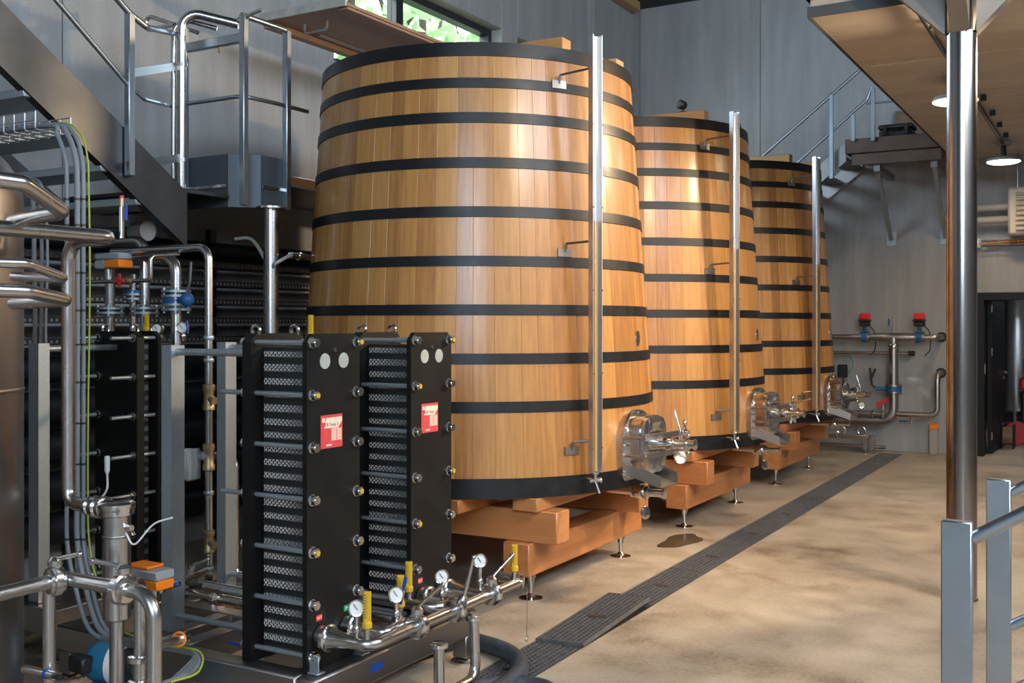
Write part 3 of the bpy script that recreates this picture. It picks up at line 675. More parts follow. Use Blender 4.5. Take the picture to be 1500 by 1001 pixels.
# stair going up to the left along the wall
SXN = -5.02
st = thing('steel_stair', 'open steel stair rising to the left along the concrete wall', 'stair', (-5.6, 4.4, 0))
b0 = P(250, 300, X=SXN); b1 = P(-60, -10, X=SXN)
sl = (b1.z - b0.z) / (b1.y - b0.y)
def stringer(x, dx=0): 
    h = .17
    a = Vector((x, b0.y + .12, b0.z - sl * -.0 + sl * .12)); b = Vector((x, b1.y - 1.2, b1.z + sl * -1.2))
    return G().prism([a + Vector((0, 0, -h)), b + Vector((0, 0, -h)), b + Vector((0, 0, h)), a + Vector((0, 0, h))], (.012, 0, 0)).prism([a + Vector((-.05, 0, -h)), b + Vector((-.05, 0, -h)), b + Vector((-.05, 0, -h + .012)), a + Vector((-.05, 0, -h + .012))], (.06, 0, 0))
part('stringer', stringer(SXN), 'steel_brushed_dark', st); part('stringer', stringer(XL + .06), 'steel_brushed_dark', st)
for i in range(9):
    yy = b0.y - .12 - .245 * i; zz = b0.z + sl * (yy - b0.y) - .06
    part('tread', G().cbox((XL + .08, yy - .14, zz - .045), (SXN - .004, yy + .14, zz), .004), 'galvanised', st)
# landing step plate at the stair foot, under it the platform beam
part('foot_plate', G().cbox((XL + .08, b0.y + .10, PZ - .20), (SXN - .05, PY - .02, PZ - .17), .004), 'steel_brushed_dark', st)
sr = thing('stair_railing', 'sloping steel hand rail of the stair with square foot post', 'railing', (SXN + .03, 4.3, 2.4))
q = P(190, 250, X=SXN + .04); part('post', sq((SXN + .04, q.y), P(190, 258, X=SXN + .04).z, P(190, 20, X=SXN + .04).z), 'rail_steel', sr)
T0 = P(190, 20, X=SXN + .04); T1 = P(160, -15, X=SXN + .04); dd = (T1 - T0)
part('hand_rail', G().tube([T0 + dd * 9, T0, P(215, 40, X=SXN + .04), P(258, 50, Y=PY - .06)], .019, .06, 10), 'rail_steel', sr)
M0 = P(187, 124, X=SXN + .04); M1 = P(82, 0, X=SXN + .04)
part('mid_rail', G().tube([M0 + (M1 - M0) * 1.8, M0], .014, .05, 10), 'rail_steel', sr)
part('short_rail', G().tube([P(200, 135, X=SXN + .05), P(212, 146, X=SXN + .05), P(252, 156, Y=PY - .05)], .012, .05, 8), 'rail_steel', sr)
for yy in (108, 243): part('flat_bar', G().bar(P(184, yy, X=SXN + .07), P(272, yy - 13, Y=PY - .085), .012, .05), 'steel_dark', sr)
# two bent pipes running up beside the rail
Yq = PY - .17
def bentpipe(x, top, bot, r, label, xe, ye, ex, ey):
    a = P(x, top, Y=Yq); b = P(x, bot, Y=Yq)
    t = thing('process_pipe', label, 'pipe', (b.x, b.y, b.z), 'bent pipes beside the platform rail')
    l = P(105 if r > .02 else 60, bot + 2, Y=Yq - .0); l = Vector((max(l.x, XL + .08), Yq, b.z))
    part('pipe', G().tube([l, b, a, P(xe, ye, Y=PY + .05)] + ([P(ex, ey, Y=PY + .05)] if ex else []), r, .10, 14), 'steel', t)
    for zz in (95, 235):
        c = P(x, zz, Y=Yq); part('pipe_clip', G().lathe(c - Vector((0, 0, .012)), (0, 0, 1), [(r + .006, 0), (r + .006, .024)], 14), 'steel_dark', t)
    return t
bentpipe(266, 15, 300, .031, 'thick bent steel pipe beside the platform rail', 350, 36, None, None)
Yq = PY - .12
bentpipe(254, 24, 306, .016, 'thin bent steel pipe behind the thick one at the rail', 318, 42, None, None)
t = thing('pipe_loop', 'narrow steel pipe loop at the top of the platform rail', 'pipe', P(215, 40, Y=PY - .05))
part('pipe', G().tube([P(290, 48, Y=PY + .05), P(214, 22, Y=PY - .05), P(214, 45, Y=PY - .05), P(256, 36, Y=PY - .1)], .015, .045, 12), 'steel', t)
t = thing('hand_lever', 'steel lever handle on the corner post of the platform rail', 'handle', P(352, 34, Y=PY - .03))
part('lever', G().tube([P(352, 34, Y=PY - .03), P(365, 22, Y=PY - .03), P(384, 14, Y=PY - .06)], .012, .03, 10), 'steel', t)
part('collar', G().ball(P(351, 30, Y=PY - .03), .022, 10), 'steel', t)
# hanging key tags
t = solid('key_tag', G().cbox(P(321, 70, Y=PY - .03) + Vector((-.012, -.002, -.035)), P(321, 60, Y=PY - .03) + Vector((.012, .002, -.0)), .002), 'brass', 'small brass tag hanging from the platform rail bar', 'tag')
# plywood walkway board with pull handles, above the vat
wy0, wz = 5.98, 4.0
pw = thing('plywood_walkway', 'reddish plywood walkway board with pull handles over the vat', 'board', (-5.25, 7.4, wz))
part('board', G().cbox((-5.66, wy0, wz), (-4.83, 9.0, wz + .024), .002), 'plywood', pw)
part('edge_strip', G().box((-5.66, wy0 - .02, wz - .006), (-4.83, wy0 - .001, wz + .055)), 'ply_edge', pw)
part('stiffener', G().cbox((-5.655, wy0 + .02, wz - .05), (-5.58, 9.0, wz - .001), .003), 'plywood', pw)
part('metal_strip', G().box((-5.55, wy0 + .5, wz - .008), (-5.50, 8.9, wz - .001)), 'galvanised', pw)
part('stiffener', G().cbox((-4.92, wy0 + .02, wz - .02), (-4.84, 9.0, wz - .001), .003), 'plywood', pw)
for yy in (6.2, 7.2, 8.2): part('pull_handle', G().tube([(-5.42, yy, wz), (-5.42, yy, wz - .07), (-5.20, yy, wz - .07), (-5.20, yy, wz)], .010, .03, 8), 'galvanised', pw)
for yy in (8.3, 8.85): part('wall_bracket', G().bar((XL + .005, yy, wz - .02), (-5.6, yy, wz - .02), .04, .04), 'fascia_brown', pw)
solid('timber_offcut', G().cbox((-5.55, 5.95, PZ + .001), (-5.40, 6.3, PZ + .09), .004), 'beam_wood_y', 'short timber block lying on the service platform deck', 'timber')

# ---- pipe rack and lagged pipes along the wall under the platform
rk = thing('pipe_rack', 'dark wall rack of channels carrying lagged pipes under the platform', 'rack', (XL + .1, 5.6, 0))
for yy in (3.4, 4.7, 6.0): part('upright', G().box((XL + .005, yy - .03, 0), (XL + .06, yy + .03, 2.44)), 'steel_brushed_dark', rk)
LP = [(.35, .11), (.62, .11), (.89, .11), (1.15, .11), (1.40, .09), (2.26, .07)]
for i, (zz, r) in enumerate(LP):
    t = thing('lagged_pipe', ['dark lagged pipe lowest in the wall rack', 'dark lagged pipe second from the floor in the wall rack', 'dark lagged pipe third from the floor in the wall rack', 'dark lagged pipe fourth from the floor in the wall rack', 'dark lagged pipe just below the perforated trays', 'dark lagged pipe highest in the rack under the platform'][i], 'pipe', (XL + .2, 5, zz - r), 'lagged pipes in the wall rack')
    part('lagging', G().cyl((XL + .065 + r, 1.5, zz), (XL + .065 + r, 7.4, zz), r, 20), 'dark_lagging', t)
    for yy in (2.6, 4.05, 5.35, 6.6): part('band', G().cyl((XL + .065 + r, yy, zz), (XL + .065 + r, yy + .03, zz), r + .003, 20), 'steel_brushed_dark', t)
for i, zz in enumerate((1.56, 1.70, 1.84, 1.98, 2.12)):
    t = thing('cable_tray', ['perforated steel cable tray, lowest of five under the platform', 'perforated steel cable tray, second from below of five', 'perforated steel cable tray, middle of five under the platform', 'perforated steel cable tray, fourth from below of five', 'perforated steel cable tray, topmost of five under the platform'][i], 'cable tray', (XL + .2, 5, zz), 'perforated cable trays in the wall rack')
    x = XL + .30; g = G(); n = 150; ya, yb = 1.6, 7.4; st_ = (yb - ya) / n
    g.box((XL + .06, ya, zz), (x, yb, zz + .003)); g.box((x - .003, ya, zz), (x, yb, zz + .012)).box((x - .003, ya, zz + .032), (x, yb, zz + .045))
    for k in range(n): g.box((x - .003, ya + st_ * k, zz + .012), (x, ya + st_ * (k + .45), zz + .032))
    part('tray', g, 'tray_brown_shaded', t, smooth=False)

# ================================================================== plate heat exchangers
HZ0, HH, HW = .262, 1.395, .345
def pack_mesh(L, n):
    """pressed plates: each edge shows as columns of beads gathered in bands"""
    g = G(); y0, y1 = .062, HW - .062; z0, z1 = HZ0 + .05, HZ0 + HH - .075; m = 250
    pit = (L - .024) / n
    for i in range(n):
        x = .012 + pit * (i + .5); am = pit * .28 * (1 if i % 2 else -1); vs = []; fs = []; th = pit * .22
        for j in range(m + 1):
            z = z0 + (z1 - z0) * j / m; o = am * math.sin(j * math.pi / 2 + .78); ph = (z / .0575) % 1
            dip = .0 if ph < .56 else .022
            ya, yb = y0 + dip, y1 - dip
            vs += [(x + o - th, ya + .003, z), (x + o, ya, z), (x + o + th, ya + .003, z), (x + o + th, yb - .003, z), (x + o, yb, z), (x + o - th, yb - .003, z)]
        for j in range(m):
            for k in range(6): k2 = (k + 1) % 6; fs.append((j * 6 + k, j * 6 + k2, j * 6 + 6 + k2, j * 6 + 6 + k))
        fs.append((5, 4, 3, 2, 1, 0)); fs.append(tuple(m * 6 + k for k in range(6))); g.add(vs, fs)
    return g.mesh('plate_pack', smooth=False)
def head(x0, x1, c=.035):
    z0, z1 = HZ0, HZ0 + HH
    return G().prism([(x0, 0, z0), (x0, HW, z0), (x0, HW, z1 - c), (x0, HW - c, z1), (x0, c, z1), (x0, 0, z1 - c)], (x1 - x0, 0, 0))
packs = {}
def exchanger(loc, rotz, L, n, label, front=True, long_all=False, col_dx=-.62, sticker=None):
    t = thing('plate_heat_exchanger', label, 'heat exchanger', loc, 'plate heat exchangers', rotz)
    K = dict(local=True)
    part('rear_head', head(-.05, 0), 'black_paint', t, **K)
    fh = part('front_head', head(L, L + .024), 'black_paint', t, **K)
    if (L, n) not in packs: packs[(L, n)] = pack_mesh(L, n)
    part('plate_pack', None, 'plate_steel', t, kind='stuff', mesh=packs[(L, n)], **K)
    part('gasket_block', G().box((.002, .062 + .011, HZ0 + .03), (L - .002, HW - .062 - .011, HZ0 + HH - .06)), 'black_plastic', t, **K)
    for i in range(7):
        z = .322 + .2163 * i
        for y in (.030, HW - .028):
            far = y > .1
            xl = -.20 if ((i % 2 == 1 and not far) or long_all) else -.075
            b = part('tie_bolt', G().cyl((xl, y, z), (L + .057, y, z), .0105, 12), 'galvanised', t, **K)
            gn = G(); hexa(gn, (L + .026, y, z), (L + .052, y, z), .021); gn.cyl((L + .024, y, z), (L + .028, y, z), .025, 16); gn.cyl((L + .052, y, z), (L + .058, y, z), .015, 12)
            part('nut', gn, 'steel_polished', b, **K)
            gn = G(); hexa(gn, (-.075, y, z), (-.052, y, z), .02); gn.cyl((-.054, y, z), (-.05, y, z), .024, 14); part('nut', gn, 'steel_polished', b, **K)
            if (i * 2 + (1 if far else 0)) % 3 == 1: part('thread_cap', G().cyl((L + .058, y, z), (L + .0605, y, z), .0115, 10), 'yellow', b, **K)
    zt = HZ0 + HH - .07
    gb = part('guide_bar', G().cyl((col_dx + .01, HW / 2, zt - .02), (-.05, HW / 2, zt - .02), .017, 14), 'galvanised', t, **K)
    part('guide_bar', G().cyl((col_dx + .01, HW / 2, HZ0 + .07), (-.05, HW / 2, HZ0 + .07), .014, 14), 'galvanised', t, **K)
    g = G(); x = col_dx; w_ = .065; y = HW / 2
    pr_ = [(x - w_ / 2, y - .04), (x + w_ / 2, y - .04), (x + w_ / 2, y + .04), (x + w_ / 2 - .006, y + .04), (x + w_ / 2 - .006, y - .034), (x - w_ / 2 + .006, y - .034), (x - w_ / 2 + .006, y + .04), (x - w_ / 2, y + .04)]
    part('support_column', g.prism([(a, b, HZ0) for a, b in pr_], (0, 0, HH - .06)), 'galvanised', t, **K)
    for yy in (.0, HW - .05): part('foot_lug', G().cbox((L + .024, yy + .012, HZ0), (L + .075, yy + .018, HZ0 + .075), .002).cbox((L + .024, yy, HZ0), (L + .08, yy + .05, HZ0 + .008), .002), 'galvanised', t, **K)
    for yy in (.05, HW - .05): part('lifting_eye', G().torus((-.02, yy, HZ0 + HH + .012), (0, 1, 0), .022, .008, 16, 8), 'steel_polished', t, **K)
    if front:
        for yy in (HW / 2 - .06, HW / 2 + .062): part('blank_port', G().cyl((L + .022, yy, HZ0 + HH - .115), (L + .0255, yy, HZ0 + HH - .115),   .033, 24), 'label_disc', fh, 'round steel blanking disc', **K)
        part('centre_bolt', G().cyl((L + .022, HW / 2, HZ0 + HH - .07), (L + .03, HW / 2, HZ0 + HH - .07), .010, 12), 'steel_polished', fh, **K)
        y0, y1, z0, z1 = .085, .225, 1.175, 1.315; xx = L + .024
        s = part('warning_label', G().box((xx, y0, z0), (xx + .0015, y1, z1)), 'label_red', fh, 'red data label with cream strip and handwriting', **K)
        ORG[s] = Vector((0, 0, 0))
        part('cream_strip', G().prism([(xx + .0015, y0 + .022, z0 + .085), (xx + .0015, y1 - .03, z0 + .082), (xx + .0015, y1 - .003, z0 + .11), (xx + .0015, y1 - .003, z1 - .012), (xx + .0015, y0 + .035, z1 - .012)], (.0006, 0, 0)), 'label_cream', fh, **K)
        g = G()
        for k in range(8): zz = z0 + .03 + .0065 * k; g.box((xx + .0015, y0 + .068, zz), (xx + .0021, y0 + .1, zz + .0045)).box((xx + .0015, y0 + .104, zz), (xx + .0021, y1 - .006, zz + .0045))
        part('data_rows', g, 'label_cream', fh, kind='stuff', **K)
        part('logo_patch', G().box((xx + .0015, y0 + .008, z1 - .03), (xx + .0021, y0 + .026, z1 - .012)), 'label_cream', fh, **K)
        part('maker_strip', G().box((xx + .0015, y0 + .035, z0 + .009), (xx + .0021, y0 + .07, z0 + .016)), 'label_cream', fh, **K)
        tx = text('handwriting', sticker, .019, (xx + .0022, (y0 + y1) / 2 - .002, z0 + .098), (0, 1, 0), (0, 0, 1), 'black_plastic', fh, True)
        for body, yy, mt in (('OUT', .075, 'bright_red'), ('IN', .255, 'green')):
            tg = part('port_tag', G().box((xx, yy - .018, .463), (xx + .0015, yy + .018, .487)), mt, fh, 'small %s port tag' % ('red' if body == 'OUT' else 'green'), **K)
            text('tag_lettering', body, .016, (xx + .0017, yy, .475), (0, 1, 0), (0, 0, 1), 'white', fh, True)
    return t
EXX = -3.19; EY1, EY2 = 3.31, 4.04
exchanger((EXX, EY1, 0), 0, .285, 24, 'black plate heat exchanger, nearest of the pair at front', True, False, -.66, 'CB Temp 2')
exchanger((EXX, EY2, 0), 0, .285, 24, 'black plate heat exchanger, second behind the front one', True, False, -1.05, 'HLB Temp 1')
exchanger((-4.67, 4.02, 0), R(90), .095, 12, 'slim black plate heat exchanger standing behind the left pipes', False, True, -.53)

# ---- skid frame of stainless box beams
sk = thing('skid_frame', 'low steel skid of box beams carrying the front heat exchangers', 'frame', (-3.5, 3.9, 0))
def beam(a, b): part('beam', G().cbox(a, b, .008), 'steel_dark', sk)
SZ0, SZ1 = .14, .26; sx0, sx1, sy0, sy1 = -4.40, -2.80, 3.26, 4.50
beam((sx1 - .10, sy0, SZ0), (sx1, sy1, SZ1)); beam((sx0, sy0, SZ0), (sx1 - .101, sy0 + .10, SZ1)); beam((sx0, sy1 - .10, SZ0), (sx1 - .101, sy1, SZ1)); beam((sx0, sy0 + .101, SZ0), (sx0 + .1, sy1 - .101, SZ1))
beam((sx0 + .101, 3.80, SZ0), (sx1 - .101, 3.90, SZ1)); beam((-3.70, sy0 + .101, SZ0), (-3.62, 3.799, SZ1)); beam((-3.28, sy0 + .101, SZ0), (-3.2, 3.799, SZ1)); beam((-3.28, 3.901, SZ0), (-3.2, sy1 - .101, SZ1)); beam((-4.25, 3.901, SZ0), (-4.17, sy1 - .101, SZ1)); beam((-3.89, sy0 + .101, SZ0), (-3.8, 3.799, SZ1))
for x in (sx0 + .05, sx1 - .05):
    for yy in (sy0 + .05, sy1 - .05):
        part('leg', G().cbox((x - .04, yy - .04, .03), (x + .04, yy + .04, SZ0), .004), 'steel_dark', sk); part('foot_disc', G().lathe((x, yy, 0), (0, 0, 1), [(.065, 0), (.065, .01), (.03, .03)], 20), 'steel', sk)
part('serial_plate', G().box((sx1, 3.63, .19), (sx1 + .002, 3.71, .22)), 'blue', sk, 'small blue plate')
sk2 = thing('skid_frame', 'dark steel skid under the slim exchanger at left', 'frame', (-4.8, 3.7, 0))
part('beam', G().cbox((-5.05, 3.40, .12), (-4.95, 4.2, .258), .006), 'steel_dark', sk2); part('beam', G().cbox((-4.72, 3.40, .12), (-4.62, 4.2, .258), .006), 'steel_dark', sk2)
part('beam', G().cbox((-4.949, 3.42, .12), (-4.721, 3.56, .258), .006), 'steel_dark', sk2); part('beam', G().cbox((-4.949, 3.98, .12), (-4.721, 4.18, .258), .006), 'steel_dark', sk2)
for x in (-5.0, -4.67):
    for yy in (3.46, 4.14): part('leg', G().cbox((x - .035, yy - .035, 0), (x + .035, yy + .035, .12), .004), 'steel_dark', sk2)

# ---- small fittings -------------------------------------------------------
def clampring(g, p, ax, r): return clamp_(g, p, ax, r)
def gauge(parent, p, h, facing, r=.033, label=None):
    """pressure gauge on a short stem at p"""
    p = Vector(p); f = Vector(facing).normalized(); c = p + Vector((0, 0, h))
    b = part('pressure_gauge', G().cyl(p, c, .009, 10).lathe(p + Vector((0, 0, h * .18)), (0, 0, 1), [(.013, 0), (.017, .006), (.017, .022), (.012, .03)], 12).lathe(c - f * .018, f, [(r * .9, 0), (r, .006), (r, .030), (r * .94, .036), (r * .80, .034)], 24), 'steel_polished', parent, label)
    part('dial', G().cyl(c + f * .012, c + f * .0165, r * .76, 24), 'white', b)
    u = Vector((0, 0, 1)); s = f.cross(u).normalized(); d_ = (u * .8 + s * .5).normalized()
    part('needle', G().bar(c + f * .0172 - d_ * r * .25, c + f * .0172 + d_ * r * .62, .003, .0015, f), 'black_plastic', b)
    return b
def thermo(parent, p, h, facing, stem=.05):
    p = Vector(p); f = Vector(facing).normalized(); s = f.cross(Vector((0, 0, 1))).normalized(); q = p + Vector((0, 0, stem))
    b = part('thermometer', G().prism([q + s * u + f * v for u, v in ((-.014, -.014), (.014, -.014), (.017, 0), (.012, .010), (-.012, .010), (-.017, 0))], (0, 0, h)).lathe(q - Vector((0, 0, .004)), (0, 0, 1), [(.012, 0), (.021, .008), (.021, .026), (.014, .034)], 14), 'yellow', parent, 'yellow industrial thermometer')
    part('stem', G().cyl(p, q, .012, 12), 'steel', b)
    part('glass_column', G().cyl(q + f * .011 + Vector((0, 0, .04)), q + f * .011 + Vector((0, 0, h - .01)), .0025, 6), 'tube_glass', b)
    g = G()
    for k in range(9): z = .045 + (h - .06) * k / 8; g.box(q + s * .004 + f * .0095 + Vector((0, 0, z)), q + s * .011 + f * .0115 + Vector((0, 0, z + .0025)))
    part('scale_marks', g, 'black_plastic', b, kind='stuff')
    return b
def bfly(parent, p, ax, r, handle=None, lever_mat='steel'):
    """stainless butterfly valve, clamp unions both sides, lever"""
    p = Vector(p); a = Vector(ax).normalized(); g = G()
    g.lathe(p - a * .03, a, [(r + .006, 0), (r + .02, .004), (r + .022, .014), (r + .030, .018), (r + .030, .042), (r + .022, .046), (r + .02, .056), (r + .006, .06)], 24)
    b = part('butterfly_valve', g, 'steel_polished', parent, 'polished clamp valve')
    if handle:
        u, h = Vector(handle[0]).normalized(), Vector(handle[1]).normalized(); ln = handle[2] if len(handle) > 2 else .14
        g2 = G().lathe(p + u * (r + .02), u, [(.018, 0), (.026, .008), (.026, .028), (.014, .04)], 16)
        q = p + u * (r + .05); g2.tube([q, q + h * .05 + u * .012, q + h * ln + u * .03], .009, .02, 10); g2.ball(q + h * ln + u * .03, .012, 10)
        part('lever', g2, 'steel', b)
    return b
def reducer(p, ax, r0, r1, L): return G().lathe(p, ax, [(r0, 0), (r0, L * .15), (r1, L * .9), (r1, L)], 22)

# ---- manifold on the front exchangers -------------------------------------
MX = -2.62; mz0 = .395; RX = EXX + .285 + .024
mf = thing('valve_manifold', 'polished steel valve manifold with gauges across the front exchanger ports', 'pipework', (MX, 3.9, .26))
pa, pb = EY1 + .085, EY1 + .255; pc_, pd = EY2 + .085, EY2 + .255
r = .026
for yy, nm in ((pa, 0), (pb, 1), (pc_, 2), (pd, 3)):
    g = G(); g.lathe((RX, yy, mz0), (1, 0, 0), [(.046, 0), (.052, .006), (.052, .028), (.058, .034), (.058, .05), (.05, .054), (.044, .065), (.027, .15), (.026, .16)], 26)
    part('port_union', g, 'steel_polished', mf)
part('pipe', G().tube([(RX + .14, pa, mz0), (MX, pa, mz0), (MX, 4.66, mz0), (MX - .14, 4.66, mz0)], r, .12, 16, 8), 'steel', mf)
part('return_pipe', G().tube([(RX + .14, pb, mz0), (MX - .06, pb, mz0), (MX - .06, pb + .17, mz0 + .01), (-3.9, pb + .17, mz0 + .01)], r, .075, 16, 8), 'steel', mf)
part('return_pipe', G().tube([(RX + .14, pc_, mz0 + .0), (MX - .06, pc_, mz0 + .0), (MX - .06, pc_ - .16, mz0 + .01), (-3.9, pc_ - .16, mz0 + .01)], r, .075, 16, 8), 'steel', mf)
part('branch_pipe', G().tube([(RX + .14, pd, mz0), (MX - .02, pd, mz0)], r, .1, 16), 'steel', mf)
bfly(mf, (MX, 3.72, mz0), (0, 1, 0), r, ((0, 0, 1), (0, 1, .15), .2)); bfly(mf, (MX, 4.02, mz0), (0, 1, 0), r, ((.6, 0, .8), (.1, .2, 1), .16)); bfly(mf, (MX, 4.34, mz0), (0, 1, 0), r, ((0, 0, 1), (.2, .9, .35), .16))
gb_ = G().lathe((MX - .0, 4.62, mz0), (1, .4, 0), [(.03, 0), (.038, .005), (.038, .016), (.03, .02)], 18); part('end_cap', gb_, 'steel_polished', mf)
part('cap_chain', G().sweep([(MX + .05, 4.60, mz0 - .02), (MX + .052, 4.6, mz0 - .14), (MX + .05, 4.6, mz0 - .26)], .002, 6).torus((MX + .05, 4.6, mz0 - .275), (1, 0, 0), .014, .003, 12, 6), 'steel', mf)
# clamp drop legs
c1 = Vector((MX + .06, 3.80, 0)); c2 = Vector((MX + .05, 4.10, 0))
part('drop_leg', G().tube([(c1.x, c1.y, .30), (c1.x, c1.y, .07), (c1.x, c2.y, .07), (c2.x, c2.y, .35), (c2.x, c2.y, .37)], .024, .07, 16, 7), 'steel', mf)
g = G(); clampring(g, (c1.x, c1.y, .30), (0, 0, 1), .026); clampring(g, (c2.x, c2.y, .345), (0, 0, 1), .026); part('clamp_union', g, 'steel_polished', mf, kind='stuff')
CF = (.35, -1, .1)
cf = Vector((.55, -.8, .12))
gauge(mf, (RX + .19, pa, mz0 + .02), .125, cf, .036, 'round white dial pressure gauge'); gauge(mf, (MX - .07, pb + .1, mz0 + .02), .12, cf, .036, 'round white dial pressure gauge')
gauge(mf, (MX - .09, pc_ - .08, mz0 + .02), .115, cf, .034, 'round white dial pressure gauge'); gauge(mf, (MX - .05, pd + .02, mz0 + .02), .14, cf, .034, 'round white dial pressure gauge')
thermo(mf, (RX + .235, pa + .01, mz0 + .015), .15, cf); thermo(mf, (MX - .1, pb + .17, mz0 + .015), .14, cf); thermo(mf, (MX - .22, pc_ - .16, mz0 + .015), .14, cf); thermo(mf, (MX + .0, 4.56, mz0 + .015), .135, cf)
for (p_, h_) in (((RX + .175, pa + .03, mz0 + .09), (0, .05, .11)), ((MX - .07, pb + .13, mz0 + .09), (0, .04, .11))):
    part('blue_lever', G().bar(p_, Vector(p_) + Vector(h_), .014, .006), 'blue', mf)

# ---- rubber hose on the floor ----------------------------------------------
hp_ = [P(600, 958, Z=.045), P(672, 938, Z=.045), P(712, 944, Z=.045), P(746, 957, Z=.045), P(762, 975, Z=.045), P(748, 998, Z=.045), P(700, 1024, Z=.045), P(600, 1050, Z=.045)]
solid('rubber_hose', G().spline(hp_, .043, 14, 10), 'rubber_hose', 'thick dark blue grey rubber hose curling over the drain', 'hose')
hp2 = [P(660, 1022, Z=.04), P(720, 1001, Z=.04), P(790, 1003, Z=.04), P(830, 1025, Z=.04)]
solid('rubber_hose', G().spline(hp2, .03, 12, 8), 'rubber_hose', 'second rubber hose just showing at the bottom edge', 'hose')

# ================================================================== left foreground: tank, filter vessel, pipework, cables
tk = thing('steel_tank', 'tall brushed steel tank with domed top at left edge', 'tank', (-3.91, 2.26, 0))
prof = [(.395, .10), (.40, .12), (.40, 2.16)] + [(.40 * math.cos(R(a)) ** .75, 2.16 + .27 * math.sin(R(a))) for a in range(12, 90, 11)] + [(.02, 2.43)]
part('shell', G().lathe((-3.91, 2.26, 0), (0, 0, 1), prof, 48), 'tank_steel', tk)
part('weld_band', G().lathe((-3.91, 2.26, 1.44), (0, 0, 1), [(.401, 0), (.403, .004), (.403, .012), (.401, .016)], 48), 'tank_steel', tk)
for a in (45, 135, 225, 315): part('leg', G().cyl((-3.91 + .32 * math.cos(R(a)), 2.26 + .32 * math.sin(R(a)), 0), (-3.91 + .32 * math.cos(R(a)), 2.26 + .32 * math.sin(R(a)), .13), .03, 12), 'steel', tk)
# riser pipe that loops from the left edge down into the filter vessel
YV = 2.75
fv = thing('filter_vessel', 'upright brushed steel filter vessel with clamped lid', 'vessel', (-3.35, YV, 0))
vx = P(171, 800, Y=YV).x; zt = P(171, 733, Y=YV).z; zb = P(171, 905, Y=YV).z
part('body', G().lathe((vx, YV, zb), (0, 0, 1), [(.03, -.012), (.053, 0), (.053, zt - zb - .05)], 28), 'steel', fv)
part('seam_ring', G().lathe((vx, YV, zt - .14), (0, 0, 1), [(.0535, 0), (.0545, .002), (.0545, .006), (.0535, .008)], 28), 'steel_dark', fv)
part('lid', G().lathe((vx, YV, zt - .06), (0, 0, 1), [(.055, 0), (.066, .006), (.066, .024), (.070, .03), (.070, .048), (.062, .056), (.05, .06)], 28), 'steel_polished', fv)
part('leg_pipe', G().cyl((vx, YV, .0), (vx, YV, zb - .005), .028, 18), 'steel', fv)
part('sensor_lead', G().spline([(vx + .05, YV, zt - .12), (vx + .1, YV, zt - .16), (vx + .18, YV + .02, zt - .08), (vx + .26, YV + .04, zt - .05)], .0035, 8), 'white', fv)
part('sensor', G().cyl((vx + .05, YV - .0, zt - .10), (vx + .085, YV, zt - .10), .012, 10), 'steel_polished', fv)
rp_ = thing('riser_pipe', 'large steel pipe looping in from the left edge and down to the vessel', 'pipe', (-3.6, YV, 0))
ux = P(100, 500, Y=YV).x; zT = 2.03; zE = P(130, 741, Y=YV).z; kx = P(172, 348, Y=YV).x
part('pipe', G().tube([(kx, 1.2, zT), (kx, YV, zT), (ux, YV, zT), (ux, YV, zE), (vx - .16, YV, zE)], .0275, .085, 20, 8), 'steel', rp_)
g = G().lathe((vx - .17, YV, zE), (1, 0, 0), [(.03, 0), (.038, .004), (.038, .022), (.03, .03), (.03, .04), (.044, .046), (.044, .07), (.034, .08), (.044, .088), (.044, .106), (.03, .116)], 22); part('union', g, 'steel_polished', rp_)
g = G()
# thermometer stub on the end of the bend
part('vent_valve', G().cyl((kx, YV + .02, zT + .0), (kx, YV + .02, zT + .12), .010, 10), 'steel_polished', rp_)
part('vent_tip', G().cyl((kx, YV + .02, zT + .12), (kx, YV + .02, zT + .155), .008, 10), 'brass', rp_); part('vent_cap', G().cyl((kx, YV + .02, zT + .155), (kx, YV + .02, zT + .165), .0085, 10), 'red', rp_)
part('vent_lever', G().bar((kx + .025, YV + .02, zT + .07), (kx + .025, YV + .02, zT + .13), .010, .005, (1, 0, 0)), 'blue', rp_)
def lpipe(px, dd, r, label, bend=.08):
    pts = [P(x, y_, d=q) for (x, y_), q in zip(px, dd)]
    t = thing('process_pipe', label, 'pipe', pts[0], 'pipes entering at the left edge'); part('pipe', G().tube(pts, r, bend, 16, 7), 'steel', t); return t
lpipe([(-60, 255), (33, 268), (92, 310), (20, 324)], [3.05, 3.2, 3.40, 3.75], .026, 'highest steel pipe at left edge, bending back on itself', .05)
lpipe([(-60, 383), (38, 386), (95, 408), (20, 405)], [3.1, 3.25, 3.45, 3.75], .016, 'thin steel pipe at left edge above the thicker one', .05)
lpipe([(-60, 423), (40, 427), (98, 440), (20, 445)], [3.1, 3.25, 3.45, 3.75], .022, 'steel pipe at left edge below the thin one', .05)
# foreground valve pipework
YW = 2.5; fz = .785
vw = thing('valve_pipework', 'steel pipework with two lever valves at lower left', 'pipework', (-3.2, YW, 0))
v1 = P(95, 853, Y=YW); v2 = P(180, 863, Y=YW); e1 = P(226, 880, Y=YW)
fz = v2.z; r = .026
part('pipe', G().tube([(v1.x, YW - .9, fz), (v1.x, YW - .06, fz)], r, .1, 18), 'steel', vw)
part('pipe', G().tube([(v1.x + .0, YW, fz), (e1.x, YW, fz), (e1.x, YW, .0)], r, .09, 18, 8), 'steel', vw)
bfly(vw, (v1.x, YW - .04, fz), (.3, 1, 0), r, ((0, 0, 1), (1, .1, .0), .12)); bfly(vw, (v2.x, YW, fz), (1, 0, 0), r, ((0, 0, 1), (-1, -.1, -.15), .14))
q = P(72, 940, Y=YW - .02); part('leg_pipe', G().cyl((q.x, YW - .02, 0), (q.x, YW - .02, fz + .01), .023, 16), 'steel', vw)
